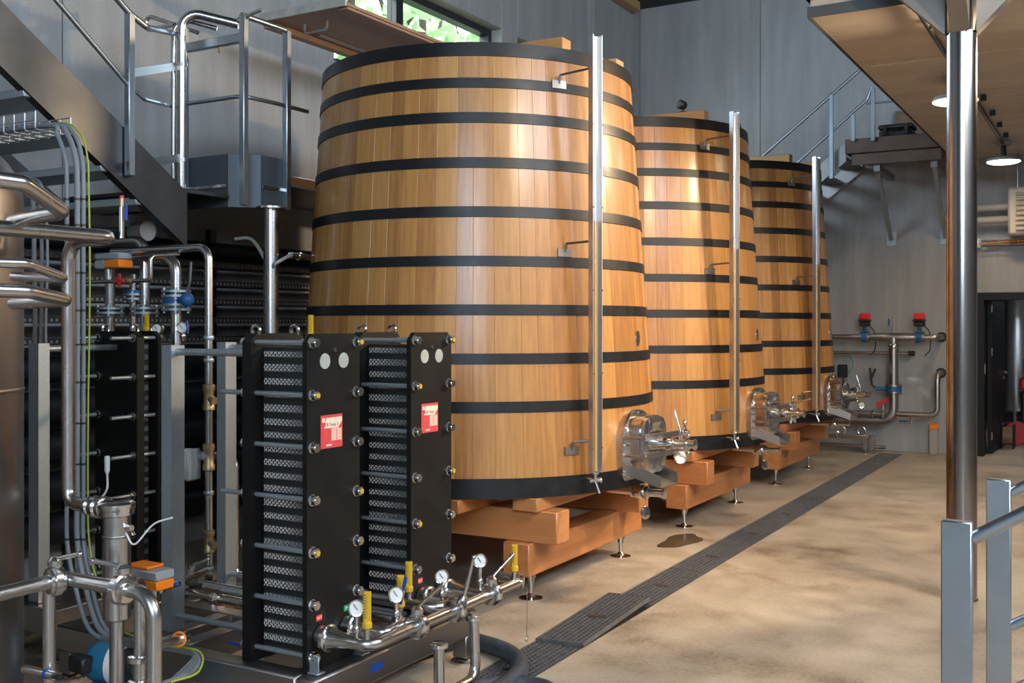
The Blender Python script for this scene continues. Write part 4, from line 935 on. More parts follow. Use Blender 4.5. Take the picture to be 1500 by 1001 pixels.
q = P(205, 930, Y=YW + .14); part('leg_pipe', G().tube([(q.x, YW + .14, 0), (q.x, YW + .14, fz - .01), (v2.x + .01, YW + .02, fz)], .022, .05, 16), 'steel', vw)
zz = P(205, 965, Y=YW + .14).z; g = G(); clampring(g, (q.x, YW + .14, zz), (0, 0, 1), .03); part('union', g, 'steel_polished', vw)
g = G(); clampring(g, (q.x, YW + .14, zz - .09), (0, 0, 1), .03); part('union', g, 'steel_polished', vw)
a = P(232, 945, Y=YW + .05); b = P(262, 937, Y=YW + .2); part('sample_stub', G().cyl(a, b, .016, 12).cyl(b, b + (b - a).normalized() * .05, .026, 14), 'steel_polished', vw)
part('orange_seal', G().torus(b, (b - a), .025, .004, 18, 6), 'orange', vw)
# sensor on the tank and blue pump
a = P(36, 981, Y=2.45); sn = thing('tank_sensor', 'steel probe sensor screwed into the tank side', 'sensor', a)
part('probe', G().cyl(a, a + Vector((.17, 0, .005)), .016, 14), 'steel_polished', sn); part('tip', G().cyl(a + Vector((.17, 0, .005)), a + Vector((.20, 0, .005)), .011, 12), 'black_plastic', sn); part('band', G().cyl(a + Vector((.12, 0, .0035)), a + Vector((.135, 0, .004)), .0175, 14), 'blue', sn)
c = P(163, 975, Y=2.99); pm = thing('pump_motor', 'blue pump with white end ring behind the pipes', 'pump', c)
part('motor_body', G().lathe(c + Vector((-.13, 0, 0)), (1, .25, 0), [(.05, 0), (.075, .02), (.085, .05), (.085, .12)], 20), 'pump_blue', pm); part('end_ring', G().lathe(c + Vector((-.01, .03, 0)), (1, .25, 0), [(.086, 0), (.086, .05)], 20), 'white', pm)
part('pump_head', G().lathe(c + Vector((.045, .044, 0)), (1, .25, 0), [(.07, 0), (.07, .07), (.04, .09)], 18), 'black_plastic', pm); part('terminal_box', G().cbox(c + Vector((-.14, -.11, -.02)), c + Vector((-.04, -.05, .05)), .01), 'black_plastic', pm)
part('pump_base', G().cbox(c + Vector((-.08, -.06, -.25)), c + Vector((.08, .06, -.07)), .01), 'pump_blue', pm)
part('pump_stand', G().cbox((c.x - .1, c.y - .07, 0), (c.x + .1, c.y + .07, c.z - .25), .005), 'steel_dark', pm)
# cable basket, bundles
YC = 3.05
bk = thing('cable_basket', 'wire cable basket at upper left under the stair', 'cable tray', P(40, 195, Y=YC))
a = P(-40, 200, Y=YC); b = P(78, 184, Y=YC); g = G(); zc = b.z
for yy in (YC - .07, YC, YC + .07): g.cyl((a.x, yy, zc - .03), (b.x, yy, zc - .03), .003, 6)
for yy in (YC - .09, YC + .09): g.cyl((a.x, yy, zc + .05), (b.x, yy, zc + .05), .003, 6).cyl((a.x, yy, zc + .01), (b.x, yy, zc + .01), .003, 6)
for k in range(9):
    x = a.x + (b.x - a.x) * k / 8; g.tube([(x, YC - .09, zc + .05), (x, YC - .09, zc - .03), (x, YC + .09, zc - .03), (x, YC + .09, zc + .05)], .003, .01, 6, 3)
part('wire_mesh', g, 'galvanised', bk)
def cable(xs, r, mat, label, top=182, yoff=0.0, bot=None, drift=0):
    pts = [Vector((a.x - .3, YC + yoff, zc)), Vector((a.x, YC + yoff, zc))]
    pts += [P(70 + (xs - 97) * .3, top + 4, Y=YC + yoff), P(xs - 14, top + 18, Y=YC + yoff), P(xs - 2, top + 55, Y=YC + yoff)] + [P(xs + drift * math.sin(k * 1.3), y_, Y=YC + yoff) for k, y_ in enumerate((280, 380, 480, 600, 720, 790))]
    pts += (bot or [P(xs + 10, 850, Y=YC + yoff), P(xs + 35, 925, Y=YC + yoff), P(xs + 90, 945, Y=YC + yoff)])
    t = thing('cable', label, 'cable', pts[-1], 'cables dropping from the basket'); part('sheath', G().spline(pts, r, 10, 8), mat, t)
    for k, y_ in enumerate((292, 330, 400, 455, 505, 560, 620, 680, 740, 790)):
        c = P(xs, y_, Y=YC + yoff)
        if mat == 'cable_grey': part('cable_tie', G().cyl(c - Vector((0, 0, .004)), c + Vector((0, 0, .004)), r + .003, 10), 'black_plastic', t)
cable(98, .010, 'cable_grey', 'grey cable, leftmost of the drop from the basket', 180, -.03)
cable(113, .012, 'cable_grey', 'thick grey cable in the middle of the drop', 180, 0)
cable(122, .010, 'cable_grey', 'grey cable beside the green and yellow one', 178, .03)
cable(130, .0042, 'cable_green', 'thin green and yellow earth cable on the right of the drop', 176, .05, [P(142, 850, Y=YC), P(175, 920, Y=YC - .1), P(240, 945, Y=YC - .25), P(292, 955, Y=YC - .3), P(290, 985, Y=YC - .4), P(250, 1000, Y=YC - .5)], 1.5)
for i, x in enumerate((50, 60, 68)):
    pts = [P(x - 18, 262, Y=3.6), P(x - 8, 270, Y=3.6), P(x - 1, 300, Y=3.6)] + [P(x + math.sin(k * 2 + i) * 1.5, y_, Y=3.6) for k, y_ in enumerate((380, 470, 560, 650, 740, 830))] + [P(x + 15, 900, Y=3.6)]
    t = solid('cable', G().spline(pts, .012 - .002 * i, 8, 6), 'cable_grey', ['grey cable behind the tank, left of three', 'grey cable behind the tank, middle of three', 'grey cable behind the tank, right of three'][i], 'cable', 'cables behind the tank')
for i in range(4):
    pts = [P(150 + 4 * i, 935 + 3 * i, Y=2.95), P(210 + 5 * i, 940 + 3 * i, Y=2.9), P(268 + 3 * i, 950 + 2 * i, Y=2.85), P(290 - 2 * i, 965, Y=2.8), P(280 - 5 * i, 985, Y=2.7), P(235, 1003 + 3 * i, Y=2.55)]
    solid('cable', G().spline(pts, .009, 8, 8), 'cable_grey', ['grey looped cable above the floor, outermost', 'grey looped cable above the floor, second', 'grey looped cable above the floor, third', 'grey looped cable above the floor, innermost'][i], 'cable', 'looped cables at lower left')
a = P(157, 668, Y=3.3); t = thing('dropper_sensor', 'white sensor plug hanging on its lead before the slim exchanger', 'sensor', a)
part('plug', G().lathe(a, (0, 0, -1), [(.010, 0), (.013, .01), (.012, .07), (.006, .085)], 12), 'white', t); part('lead', G().spline([a - Vector((0, 0, .08)), a + Vector((.0, 0, -.15)), P(150, 728, Y=3.2), P(138, 742, Y=3.1)], .005, 8), 'white', t)

# ---- pipework behind the slim exchanger ------------------------------------
YP = 4.42
pb_ = thing('flanged_pipework', 'flanged steel pipework with blue valves above the slim exchanger', 'pipework', (-4.8, YP, 0))
def fl2(g, p, r):
    p = Vector(p); g.lathe(p - Vector((0, 0, .022)), (0, 0, 1), [(r, 0), (r, .014)], 24).lathe(p + Vector((0, 0, .006)), (0, 0, 1), [(r, 0), (r, .014)], 24)
    for k in range(4):
        a = R(45 + 90 * k); q = p + Vector((math.cos(a), math.sin(a), 0)) * r * .8; g.cyl(q - Vector((0, 0, .036)), q + Vector((0, 0, .034)), .010, 6)
    return g
for px, top in ((161, 395), (212, 352)):
    c = P(px, 455, Y=YP); tz = P(px, top, Y=YP).z
    pts = [(c.x, YP, .3), (c.x, YP, tz)] if px < 200 else [(c.x, YP, .3), (c.x, YP, tz), (c.x - .5, YP, tz)]
    part('riser', G().tube(pts, .030, .08, 16), 'steel', pb_); part('flange', fl2(G(), c, .085), 'galvanised', pb_)
c = P(195, 430, Y=YP + .16); part('riser', G().cyl((c.x, YP + .16, .5), (c.x, YP + .16, c.z + .12), .022, 14), 'steel', pb_); part('flange', fl2(G(), c - Vector((0, 0, .02)), .06), 'galvanised', pb_); part('wafer_valve', G().cyl(c - Vector((0, 0, .015)), c + Vector((0, 0, .02)), .055, 20), 'valve_blue', pb_)
c = P(258, 440, Y=YP); tz = P(258, 376, Y=YP).z
part('riser', G().tube([(c.x - .5, YP, tz), (c.x, YP, tz), (c.x, YP, .3)], .032, .1, 16), 'steel', pb_); part('flange', fl2(G(), c + Vector((0, 0, .04)), .085), 'galvanised', pb_); part('flange', fl2(G(), c - Vector((0, 0, .04)), .085), 'galvanised', pb_)
wv = part('wafer_valve', G().cyl(c - Vector((0, 0, .026)), c + Vector((0, 0, .026)), .075, 24).cyl(c, c + Vector((.16, -.06, 0)), .022, 12), 'valve_blue', pb_, 'blue wafer butterfly valve')
part('gear_box', G().ball(c + Vector((.15, -.055, 0)), .042, 14), 'valve_blue', wv); part('valve_lever', G().tube([c + Vector((.15, -.055, .03)), c + Vector((.18, -.06, .10)), c + Vector((.19, -.06, .22))], .008, .03, 8), 'steel_dark', wv)
gauge(pb_, P(231, 496, Y=4.25), .055, (.4, -1, .1), .034, 'round white dial pressure gauge'); gauge(pb_, P(268, 500, Y=4.25), .075, (.4, -1, .1), .036, 'round white dial pressure gauge')
part('blue_lever', G().bar(P(275, 489, Y=4.24), P(274, 470, Y=4.24), .010, .006), 'blue', pb_)
thermo(pb_, P(214, 488, Y=4.28), .10, (.4, -1, 0), .01)
c = P(200, 478, Y=4.3)
# branch main that runs along X and drops, with brass fittings and meter
YB2 = 4.30
th = thing('brass_fitted_pipe', 'slim steel pipe with brass fittings dropping beside the grey column', 'pipe', (-4.5, YB2, 0))
a = P(165, 371, Y=YB2); b = P(306, 362, Y=YB2); zl = P(306, 862, Y=YB2).z
part('pipe', G().tube([(a.x, YB2, b.z), (b.x, YB2, b.z), (b.x, YB2, zl), (b.x - .14, YB2, zl - .01)], .0225, .08, 16, 8), 'steel', th)
def brass(y0, y1, tee=False):
    p0 = P(306, y1, Y=YB2); p1 = P(306, y0, Y=YB2); h = p1.z - p0.z
    g = G().lathe(p0, (0, 0, 1), [(.026, 0), (.034, .006), (.034, h * .22), (.028, h * .28), (.028, h * .72), (.034, h * .78), (.034, h - .006), (.026, h)], 16)
    if tee: m = (p0 + p1) / 2; g.cyl(m, m + Vector((.055, -.01, -.02)), .022, 12)
    return g
for y0, y1, tee in ((563, 602, True), (650, 690, False), (776, 810, True)): part('brass_fitting', brass(y0, y1, tee), 'brass', th)
g = G()
for y_ in (495, 528, 722, 833): p_ = P(306, y_, Y=YB2); g.lathe(p_ - Vector((0, 0, .012)), (0, 0, 1), [(.026, 0), (.029, .004), (.029, .02), (.026, .024)], 14)
part('pipe_clip', g, 'galvanised', th, kind='stuff')
m_ = P(306, 668, Y=YB2); part('actuator_neck', G().lathe(m_, (-1, -.3, 0), [(.03, 0), (.03, .03), (.024, .035), (.024, .12), (.03, .13)], 16), 'grey_plastic', th)
q = P(275, 680, Y=YB2 - .06); part('actuator_box', G().cbox(q + Vector((-.045, -.05, -.085)), q + Vector((.03, .05, .085)), .018), 'white', th, 'white actuator box')
part('actuator_cover', G().cbox(q + Vector((.031, -.055, -.09)), q + Vector((.055, .055, .09)), .012), 'grey_plastic', th)
# right-hand looped pipe behind the exchanger
YR = 4.55; lp = thing('process_pipe', 'steel pipe with rounded bend behind the front exchanger', 'pipe', (-4.2, YR, 0))
a = P(338, 668, Y=YR); b = P(344, 850, Y=YR); part('pipe', G().tube([(a.x - .12, YR, a.z), (a.x + .035, YR, a.z), (a.x + .035, YR, b.z), (a.x + .35, YR, b.z)], .024, .09, 16, 8), 'steel', lp)
# low header pipes on the skid
lh = thing('low_header_pipe', 'low steel header pipe with clamp valve behind the front exchanger', 'pipe', (-3.7, 3.95, .26))
a = P(255, 866, Y=3.98); b = P(370, 886, Y=3.98); part('pipe', G().cyl((a.x - .6, 3.98, a.z), (EXX - .02, 3.98, a.z), .028, 18), 'steel', lh); bfly(lh, (P(320, 876, Y=3.98).x, 3.98, a.z), (1, 0, 0), .028)
a2 = P(240, 860, Y=3.7); part('valve_branch', G().tube([P(180, 872, Y=3.3), a2, P(300, 838, Y=4.25)], .024, .05, 14), 'steel', lh)
bfly(lh, P(281, 847, Y=4.1), (1, .8, .0), .02, ((0, 0, 1), (1, .3, .1), .1))
# belimo style actuators: grey boxes with orange covers
def actuator(c, label, up=True, dirx=(1, 0, 0)):
    c = Vector(c); t = thing('valve_actuator', label, 'actuator', c)
    return t
c = P(166, 382, Y=4.25); t = thing('valve_actuator', 'grey and orange valve actuator box up among the pipes', 'actuator', c)
part('housing', G().cbox(c + Vector((-.11, -.05, .005)), c + Vector((.11, .05, .045)), .008), 'grey_plastic', t); part('orange_side', G().cbox(c + Vector((-.02, -.052, -.045)), c + Vector((.112, .052, .003)), .006), 'orange', t); part('base', G().cbox(c + Vector((-.11, -.048, -.05)), c + Vector((-.022, .048, .003)), .006), 'grey_plastic', t)
part('neck', G().cyl(c + Vector((-.04, 0, -.13)), c + Vector((-.04, 0, -.05)), .025, 14), 'steel', t)
c = P(214, 838, Y=3.1); t = thing('valve_actuator', 'orange topped valve actuator low behind the filter vessel', 'actuator', c)
part('housing', G().cbox(c + Vector((-.10, -.05, -.02)), c + Vector((.12, .05, .02)), .006), 'grey_plastic', t); part('orange_top', G().cbox(c + Vector((-.07, -.045, .021)), c + Vector((.06, .045, .035)), .004), 'orange', t); part('orange_base', G().cbox(c + Vector((-.10, -.048, -.06)), c + Vector((.12, .048, -.021)), .004), 'orange', t); part('stem', G().cyl(c + Vector((.05, 0, -.12)), c + Vector((.05, 0, -.061)), .018, 12), 'steel', t)
# red ball valve branch
YRV = 4.1; a = P(40, 408, Y=YRV); z_ = P(180, 412, Y=YRV).z; rv = thing('branch_pipe', 'thin steel branch pipe with red cross handle valve', 'pipe', (-4.6, YRV, z_))
e = P(221, 410, Y=YRV); u_ = P(221, 375, Y=YRV); s_ = P(40, 408, Y=YRV)
part('pipe', G().tube([(s_.x, YRV, z_), (e.x, YRV, z_), (e.x, YRV, u_.z), (e.x, YB2, u_.z + .02)], .012, .03, 12), 'steel', rv)
c = P(182, 412, Y=YRV); part('red_handle', G().cbox(c + Vector((-.012, -.04, -.042)), c + Vector((.012, -.028, .042)), .004).cbox(c + Vector((-.042, -.041, -.012)), c + Vector((.042, -.029, .012)), .004), 'red', rv, 'red cross shaped valve handle'); part('valve_body', G().lathe(c + Vector((-.08, 0, 0)), (1, 0, 0), [(.014, 0), (.022, .01), (.022, .05), (.016, .08), (.022, .10), (.022, .14), (.014, .15)], 12).cyl(c, c + Vector((0, -.03, 0)), .010, 8), 'brass', rv)
# grey lagged stub with teal cut end
a = P(190, 340, Y=4.9); b = P(232, 340, Y=4.9); t = thing('lagged_pipe_end', 'dark lagged pipe end with teal foam ring', 'pipe', a)
part('pipe', G().cyl(a - Vector((.4, 0, 0)), a + Vector((.05, 0, 0)), .04, 16), 'steel_dark', t); part('foam_ring', G().cyl(a + Vector((.05, 0, 0)), a + Vector((.07, 0, 0)), .066, 20), 'teal', t); part('lagging', G().cyl(a + Vector((.07, 0, 0)), a + Vector((.18, 0, 0)), .068, 20), 'lagging_grey', t)
# small ball valve levers
for (px, py, Yq, dx, lab) in ((252, 855, 3.15, -.07, 'small ball valve with blue lever beside the galvanised column'), (345, 943, 3.5, .09, 'small ball valve with blue lever behind the front exchanger foot')):
    c = P(px, py, Y=Yq); t = thing('ball_valve', lab, 'valve', c)
    part('body', G().lathe(c + Vector((dx, 0, -.05)), (0, 0, 1), [(.016, 0), (.022, .01), (.022, .04), (.012, .05)], 12).cyl(c + Vector((dx, 0, -.002)), c + Vector((dx * .4, 0, 0)), .006, 8).cyl(c + Vector((dx, 0, -.03)), c + Vector((dx, .1, -.03)), .014, 10), 'steel_polished', t); part('lever', G().cbox(c + Vector((-.04, -.010, -.006)), c + Vector((.04, .010, .006)), .004), 'blue', t)
# yellow thermometer behind the first exchanger, and a hose tail on the vat
c = P(455, 500, Y=4.95); t = thing('pipe_thermometer', 'yellow thermometer standing on pipe behind the first exchanger', 'thermometer', c); ORG[t] = c; thermo(t, c, .14, (.4, -1, 0), .02)
part('pipe', G().tube([c + Vector((-.6, 0, -.03)), c + Vector((.03, 0, -.03)), Vector((c.x + .03, c.y, 0))], .022, .08, 12), 'steel', t)
hs = [P(405, 385, Y=5.2), P(425, 374, Y=5.35), P(448, 377, Y=5.6)]
t = thing('hose_tail', 'clear hose with steel coupling on the left side of nearest vat', 'hose', hs[0]); part('tube', G().spline([P(345, 350, Y=5.3), P(370, 352, Y=5.3), P(395, 390, Y=5.25), hs[0], hs[1]], .012, 8), 'lagging_grey', t); part('coupling', G().cyl(hs[1], P(462, 378, Y=5.75), .02, 12).cyl(P(437, 376, Y=5.47), P(440, 376, Y=5.49), .028, 14), 'steel_polished', t)

# ================================================================== right side: column, stair rail, mezzanine stair, end wall pipes
cx_, cy_ = -.84, 7.0
co = thing('steel_column', 'round brushed steel column with splayed brackets, right of centre', 'column', (cx_, cy_, 0))
part('shaft', G().lathe((cx_, cy_, 0), (0, 0, 1), [(.0885, 0), (.0885, 3.49)], 40), 'column_steel', co)
part('base_plate', G().cyl((cx_, cy_, 0), (cx_, cy_, .008), .094, 32), 'column_steel', co)
part('head', G().cyl((cx_, cy_, 3.49), (cx_, cy_, 4.3), .06, 24), 'steel', co)
for dx, dy in ((-1, 0), (1, 0), (0, -1), (0, 1)):
    d = Vector((dx, dy, 0)); s = Vector((-dy, dx, 0)) * .055; c = Vector((cx_, cy_, 0)) + d * .05
    a0 = c + Vector((0, 0, 3.36)); lim = .55 if dy != 1 else .24
    part('bracket', G().prism([a0 - s + d * .04 + Vector((0, 0, .12)), a0 - s + d * .04 + Vector((0, 0, .42)), a0 - s + d * lim + Vector((0, 0, .42 + lim - .02)), a0 - s + d * lim + Vector((0, 0, .08 + lim))], s * 2), 'bracket_steel', co)
# stair hand rails at right edge
def srail(y, x, zt, label, w_=.088):
    t = thing('stair_rail', label, 'railing', (x, y, 0), 'stair rails at the right edge')
    ht = zt
    for xx, dz in ((x, 0), (x + 1.5, .93)): part('post', G().cbox((xx - .045, y - .022, 0), (xx + .045, y + .022, ht + dz), .004), 'rail_steel', t)
    m = .62
    for z in (ht - .05, ht - .58): part('rail', G().cyl((x + .045, y, z), (x + 1.48, y, z + 1.435 * m), .021, 16), 'rail_steel', t)
    return t
a = P(1402, 763, d=3.3); srail(a.y, a.x, a.z, 'nearest square steel stair rail post at right edge')
b = P(1463, 702, d=4.2); srail(b.y, b.x, b.z, 'farther square steel stair rail post at right edge')
# light track, pendant lamps
tr = thing('light_track', 'dark cable conduit running along the mezzanine ceiling', 'conduit', (-1.15, 10, 3.75))
part('conduit', G().cyl((-1.15, 7.4, 3.765), (-1.15, 13.35, 3.765), .018, 10), 'steel_brushed_dark', tr)
for yy in (7.8, 9.2, 10.5, 11.3, 12.0, 12.7): part('clip', G().cbox((-1.10, yy - .03, 3.74), (-1.05, yy + .03, 3.79), .004), 'black_plastic', tr)
def pendant(y, label, z, x=-1.15, pw=230):
    t = thing('disc_lamp', label, 'lamp', (x, y, z), 'disc lamps under the mezzanine')
    part('canopy', G().cbox((x - .07, y - .08, 3.745), (x + .07, y + .08, 3.797), .006), 'grey_plastic', t)
    part('stem', G().cyl((x, y, z + .06), (x, y, 3.745), .03, 12), 'black_plastic', t)
    part('shade', G().lathe((x, y, z), (0, 0, 1), [(.18, .012), (.185, .02), (.17, .045), (.07, .07), (.03, .075)], 32), 'grey_plastic', t)
    part('diffuser', G().lathe((x, y, z), (0, 0, 1), [(.05, -.012), (.14, -.008), (.178, .006), (.178, .0119)], 32), 'lamp_glow', t)
    l = bpy.data.lights.new('lamp_light', 'SPOT'); l.energy = pw; l.spot_size = R(165); l.spot_blend = .7; l.shadow_soft_size = .15; l.color = WARM
    o = bpy.data.objects.new('lamp_light', l); COL.objects.link(o); o.location = (x, y, z - .04)
pendant(9.58, 'glowing disc lamp half hidden behind the steel column', 3.57, -1.2)
pendant(13.30, 'glowing disc lamp hanging at the far right', 3.55, -1.15, 90)
# mezzanine stair landing on the end wall
YL = 13.6; ZL = 4.0; lx0, lx1 = -2.98, -1.86
ld = thing('stair_landing', 'brown steel stair landing bracketed to the end wall', 'landing', (-2.4, 14.1, 2.8))
part('deck', G().box((lx0, YL + .01, ZL - .03), (lx1, YB - .005, ZL - .01)), 'fascia_brown', ld)
part('fascia', G().cbox((lx0, YL - .01, ZL - .16), (lx1, YL + .008, ZL + .02), .003), 'fascia_brown', ld); part('fascia', G().cbox((lx0 + .06, YL + .02, ZL - .31), (lx1, YL + .035, ZL - .17), .003), 'fascia_brown', ld)
part('fascia', G().cbox((lx0 - .012, YL - .01, ZL - .16), (lx0 - .001, YB - .01, ZL + .02), .003), 'fascia_brown', ld)
for k, (fx, tx) in enumerate(((-2.62, -2.62), (-1.95, -1.95))):
    zf = 2.82; part('strut', G().bar((fx, YB - .03, zf), (tx, YL + .08, ZL - .36), .05, .05, (1, 0, 0)), 'galvanised', ld); part('wall_plate', G().box((fx - .06, YB - .014, zf - .09), (fx + .06, YB - .001, zf + .09)), 'galvanised', ld)
    part('cantilever', G().cbox((tx - .04, YL + .05, ZL - .40), (tx + .04, YB - .015, ZL - .32), .004), 'steel_dark', ld)
ms = thing('mezzanine_stair', 'short steel stair with grating treads descending from the landing', 'stair', (-3.4, 14, 3.0))
for k in range(6):
    x = lx0 - .14 - .245 * k; z = ZL - .19 * (k + 1)
    g = G(); n = 12
    for j in range(n): xx = x - .12 + .24 * j / (n - 1); g.box((xx - .003, YL + .06, z - .03), (xx + .003, YB - .06, z))
    for yy in (YL + .06, 14.1, YB - .07): g.box((x - .123, yy, z - .028), (x + .123, yy + .004, z - .002))
    g.box((x - .125, YL + .055, z - .032), (x - .12, YB - .055, z + .002)).box((x + .12, YL + .055, z - .032), (x + .125, YB - .055, z + .002))
    part('tread', g, 'galvanised', ms, smooth=False)
for yy in (YL + .03, YB - .05):
    a = Vector((lx0 - .01, yy, ZL - .12)); b = Vector((lx0 - 1.5, yy, ZL - .12 - 1.49 * .19 / .245)); part('stringer', G().bar(a, b, .01, .22, (0, 1, 0)) if False else G().prism([a + Vector((0, 0, -.13)), b + Vector((0, 0, -.13)), b + Vector((0, 0, .11)), a + Vector((0, 0, .11))], (0, .01, 0)), 'steel_dark', ms)
mr_ = thing('mezzanine_railing', 'slanting blue grey hand rail beside the mezzanine stair', 'railing', (-3.2, YL, 3.2))
part('hand_rail', G().cyl(P(1085, 257, Y=YL), P(1290, 76, Y=YL), .02, 12), 'rail_steel', mr_)
part('mid_rail', G().tube([P(1150, 255, Y=YL), P(1270, 146, Y=YL), P(1277, 128, Y=YL)], .018, .05, 12), 'rail_steel', mr_)
for px, t_, b_ in ((1218, 139, 262), (1250, 168, 207), (1279, 130, 207)):
    a = P(px, t_, Y=YL - .03); b = P(px, b_, Y=YL - .03); part('post', G().cbox((a.x - .025, YL - .055, b.z), (a.x + .025, YL - .03, a.z), .003), 'rail_steel', mr_)
part('level_rail', G().cyl(P(1268, 152, Y=YL), P(1340, 146, Y=YL), .012, 10), 'rail_steel', mr_)
cz = ZL - .01; a = P(1292, 190, Y=YL + .35).x; b = P(1340, 190, Y=YL + .35).x
tb = thing('tool_case', 'black plastic tool case on the stair landing', 'case', ((a + b) / 2, YL + .3, cz))
part('body', G().cbox((a, YL + .14, cz), (b, YL + .45, cz + .14), .02), 'black_plastic', tb); part('lid', G().cbox((a - .01, YL + .13, cz + .141), (b + .01, YL + .46, cz + .20), .015), 'black_plastic', tb)
for x in (a + .05, b - .09): part('latch', G().cbox((x, YL + .115, cz + .06), (x + .05, YL + .128, cz + .19), .005), 'black_plastic', tb)
part('handle', G().tube([(a + .14, YL + .13, cz + .12), (a + .14, YL + .10, cz + .12), (b - .14, YL + .10, cz + .12), (b - .14, YL + .13, cz + .12)], .010, .02, 8), 'black_plastic', tb)
solid('brown_board', G().prism([(a + .05, YB - .14, cz), (b + .17, YB - .14, cz), (b + .17, YB - .06, cz + .52), (a + .05, YB - .06, cz + .52)], (0, .03, .0)), 'cardboard', 'worn brown board leaning behind the black tool case', 'board')

# ---- pipework on the end wall
YE = 14.32; ew = thing('wall_pipework', 'tall tee of steel process pipe with two red valve actuators on end wall', 'pipework', (-2.3, YE, 0))
hz = P(1300, 494, Y=YE).z; x0_ = P(1200, 494, Y=YE).x; xv = P(1309, 550, Y=YE).x; xe = P(1374, 494, Y=YE).x
part('header', G().tube([(x0_, YE, hz), (xe, YE, hz), (xe, YB - .002, hz)], .036, .07, 16, 7), 'steel_matt', ew)
part('tee_reducer', G().lathe((xv - .3, YE, hz), (1, 0, 0), [(.037, 0), (.058, .14), (.058, .46), (.037, .6)], 22), 'steel_matt', ew)
lz = P(1270, 615, Y=YE).z; xl_ = P(1246, 615, Y=YE).x
part('down_pipe', G().tube([(xv, YE, hz), (xv, YE, lz), (xl_, YE, lz)], .06, .16, 22, 9), 'steel_matt', ew)
part('low_reducer', G().lathe((xl_ + .01, YE, lz), (-1, 0, 0), [(.06, 0), (.04, .12), (.05, .13), (.05, .2), (.035, .21), (.035, .8)], 20), 'steel_polished', ew)
bz = P(1345, 608, Y=YE).z; xr_ = P(1373, 580, Y=YE).x; uz = P(1373, 548, Y=YE).z
part('branch_pipe', G().tube([(xv, YE, bz), (xr_, YE, bz), (xr_, YE, uz), (xr_, YB - .002, uz)], .036, .10, 16, 7), 'steel_matt', ew)
for (x, z) in ((xe, hz), (xr_, uz)): part('wall_rosette', G().lathe((x, YB - .03, z), (0, 1, 0), [(.055, 0), (.065, .01), (.065, .028)], 20), 'black_plastic', ew)
part('thin_pipe', G().cyl((x0_, YE + .1, P(1260, 517, Y=YE + .1).z), (P(1334, 521, Y=YE + .1).x, YE + .1, P(1260, 517, Y=YE + .1).z), .022, 12), 'steel_matt', ew)
part('pipe_end', G().cyl((P(1331, 521, Y=YE + .1).x, YE + .1, P(1260, 517, Y=YE + .1).z), (P(1340, 521, Y=YE + .1).x, YE + .1, P(1260, 517, Y=YE + .1).z), .034, 14), 'black_plastic', ew)
for py in (507, 570):
    c = P(1309, py, Y=YE); g = G(); c = Vector((xv, YE, c.z))
    if py == 507: g.lathe(c - Vector((0, 0, .025)), (0, 0, 1), [(.065, 0), (.072, .008), (.072, .04), (.065, .05)], 20); part('union', g, 'steel_polished', ew)
    else:
        for dz in (-.055, .035): g.lathe(c + Vector((0, 0, dz)), (0, 0, 1), [(.105, 0), (.105, .02)], 24)
        for k in range(6): a = R(60 * k); q = c + Vector((math.cos(a), math.sin(a), 0)) * .088; g.cyl(q - Vector((0, 0, .075)), q + Vector((0, 0, .075)), .010, 6)
        part('flange', g, 'steel_matt', ew); wv = part('wafer_valve', G().cyl(c - Vector((0, 0, .034)), c + Vector((0, 0, .034)), .1, 24).cyl(c, c - Vector((.22, .02, 0)), .025, 12), 'valve_blue', ew, 'blue wafer valve with black lever')
        q = c - Vector((.22, .02, 0)); part('valve_lever', G().tube([q, q + Vector((-.05, 0, .05)), q + Vector((-.07, -.02, .27))], .016, .04, 8).bar(q + Vector((-.06, -.01, .12)), q + Vector((-.0, -.02, .26)), .02, .02), 'black_plastic', wv)
def red_act(px):
    x = P(px, 494, Y=YE).x; c = Vector((x, YE, hz)); g = G()
    for dx in (-.055, .035): g.lathe(c + Vector((dx, 0, 0)), (1, 0, 0), [(.075, 0), (.075, .02)], 20)
    part('flange', g, 'steel_matt', ew); v = part('wafer_valve', G().cyl(c - Vector((.034, 0, 0)), c + Vector((.034, 0, 0)), .07, 20).cyl(c, c + Vector((0, 0, .14)), .024, 12), 'valve_blue', ew, 'blue wafer valve under a red actuator')
    part('actuator_base', G().cbox(c + Vector((-.065, -.065, .14)), c + Vector((.065, .065, .205)), .015).cbox(c + Vector((-.075, -.075, .205)), c + Vector((.075, .075, .225)), .006), 'black_plastic', v); part('actuator_cap', G().cbox(c + Vector((-.065, -.065, .226)), c + Vector((.065, .065, .31)), .012), 'bright_red', v, 'bright red actuator cap')
    part('actuator_cable', G().spline([c + Vector((.06, 0, .15)), c + Vector((.12, .02, .05)), c + Vector((.12, .05, -.15)), c + Vector((.05, .1, -.24))], .007, 8), 'black_plastic', v)
red_act(1267); red_act(1347)
c = Vector((xv + .0, YE, hz + .058)); part('bleed_valve', G().cyl(c, c + Vector((0, 0, .12)), .010, 8), 'steel_matt', ew); part('bleed_tip', G().cyl(c + Vector((0, 0, .12)), c + Vector((0, 0, .20)), .012, 8), 'brass', ew); part('bleed_lever', G().box(c + Vector((-.07, -.008, .09)), c + Vector((-.05, .008, .18))), 'blue', ew)
c = P(1335, 618, Y=YE); part('drain_valve', G().cyl((c.x, YE, bz - .11), (c.x, YE, bz), .014, 10).cyl((c.x, YE, bz - .09), (c.x - .05, YE, bz - .09), .010, 8), 'steel_polished', ew); part('blue_lever', G().cbox((c.x - .15, YE - .012, bz - .10), (c.x - .05, YE + .012, bz - .08), .004), 'blue', ew)
y2 = YE - .12
lp2 = thing('wall_pipework', 'lower steel pipe with red handled valve and gauge beside far vat', 'pipework', (-3, y2, 0))
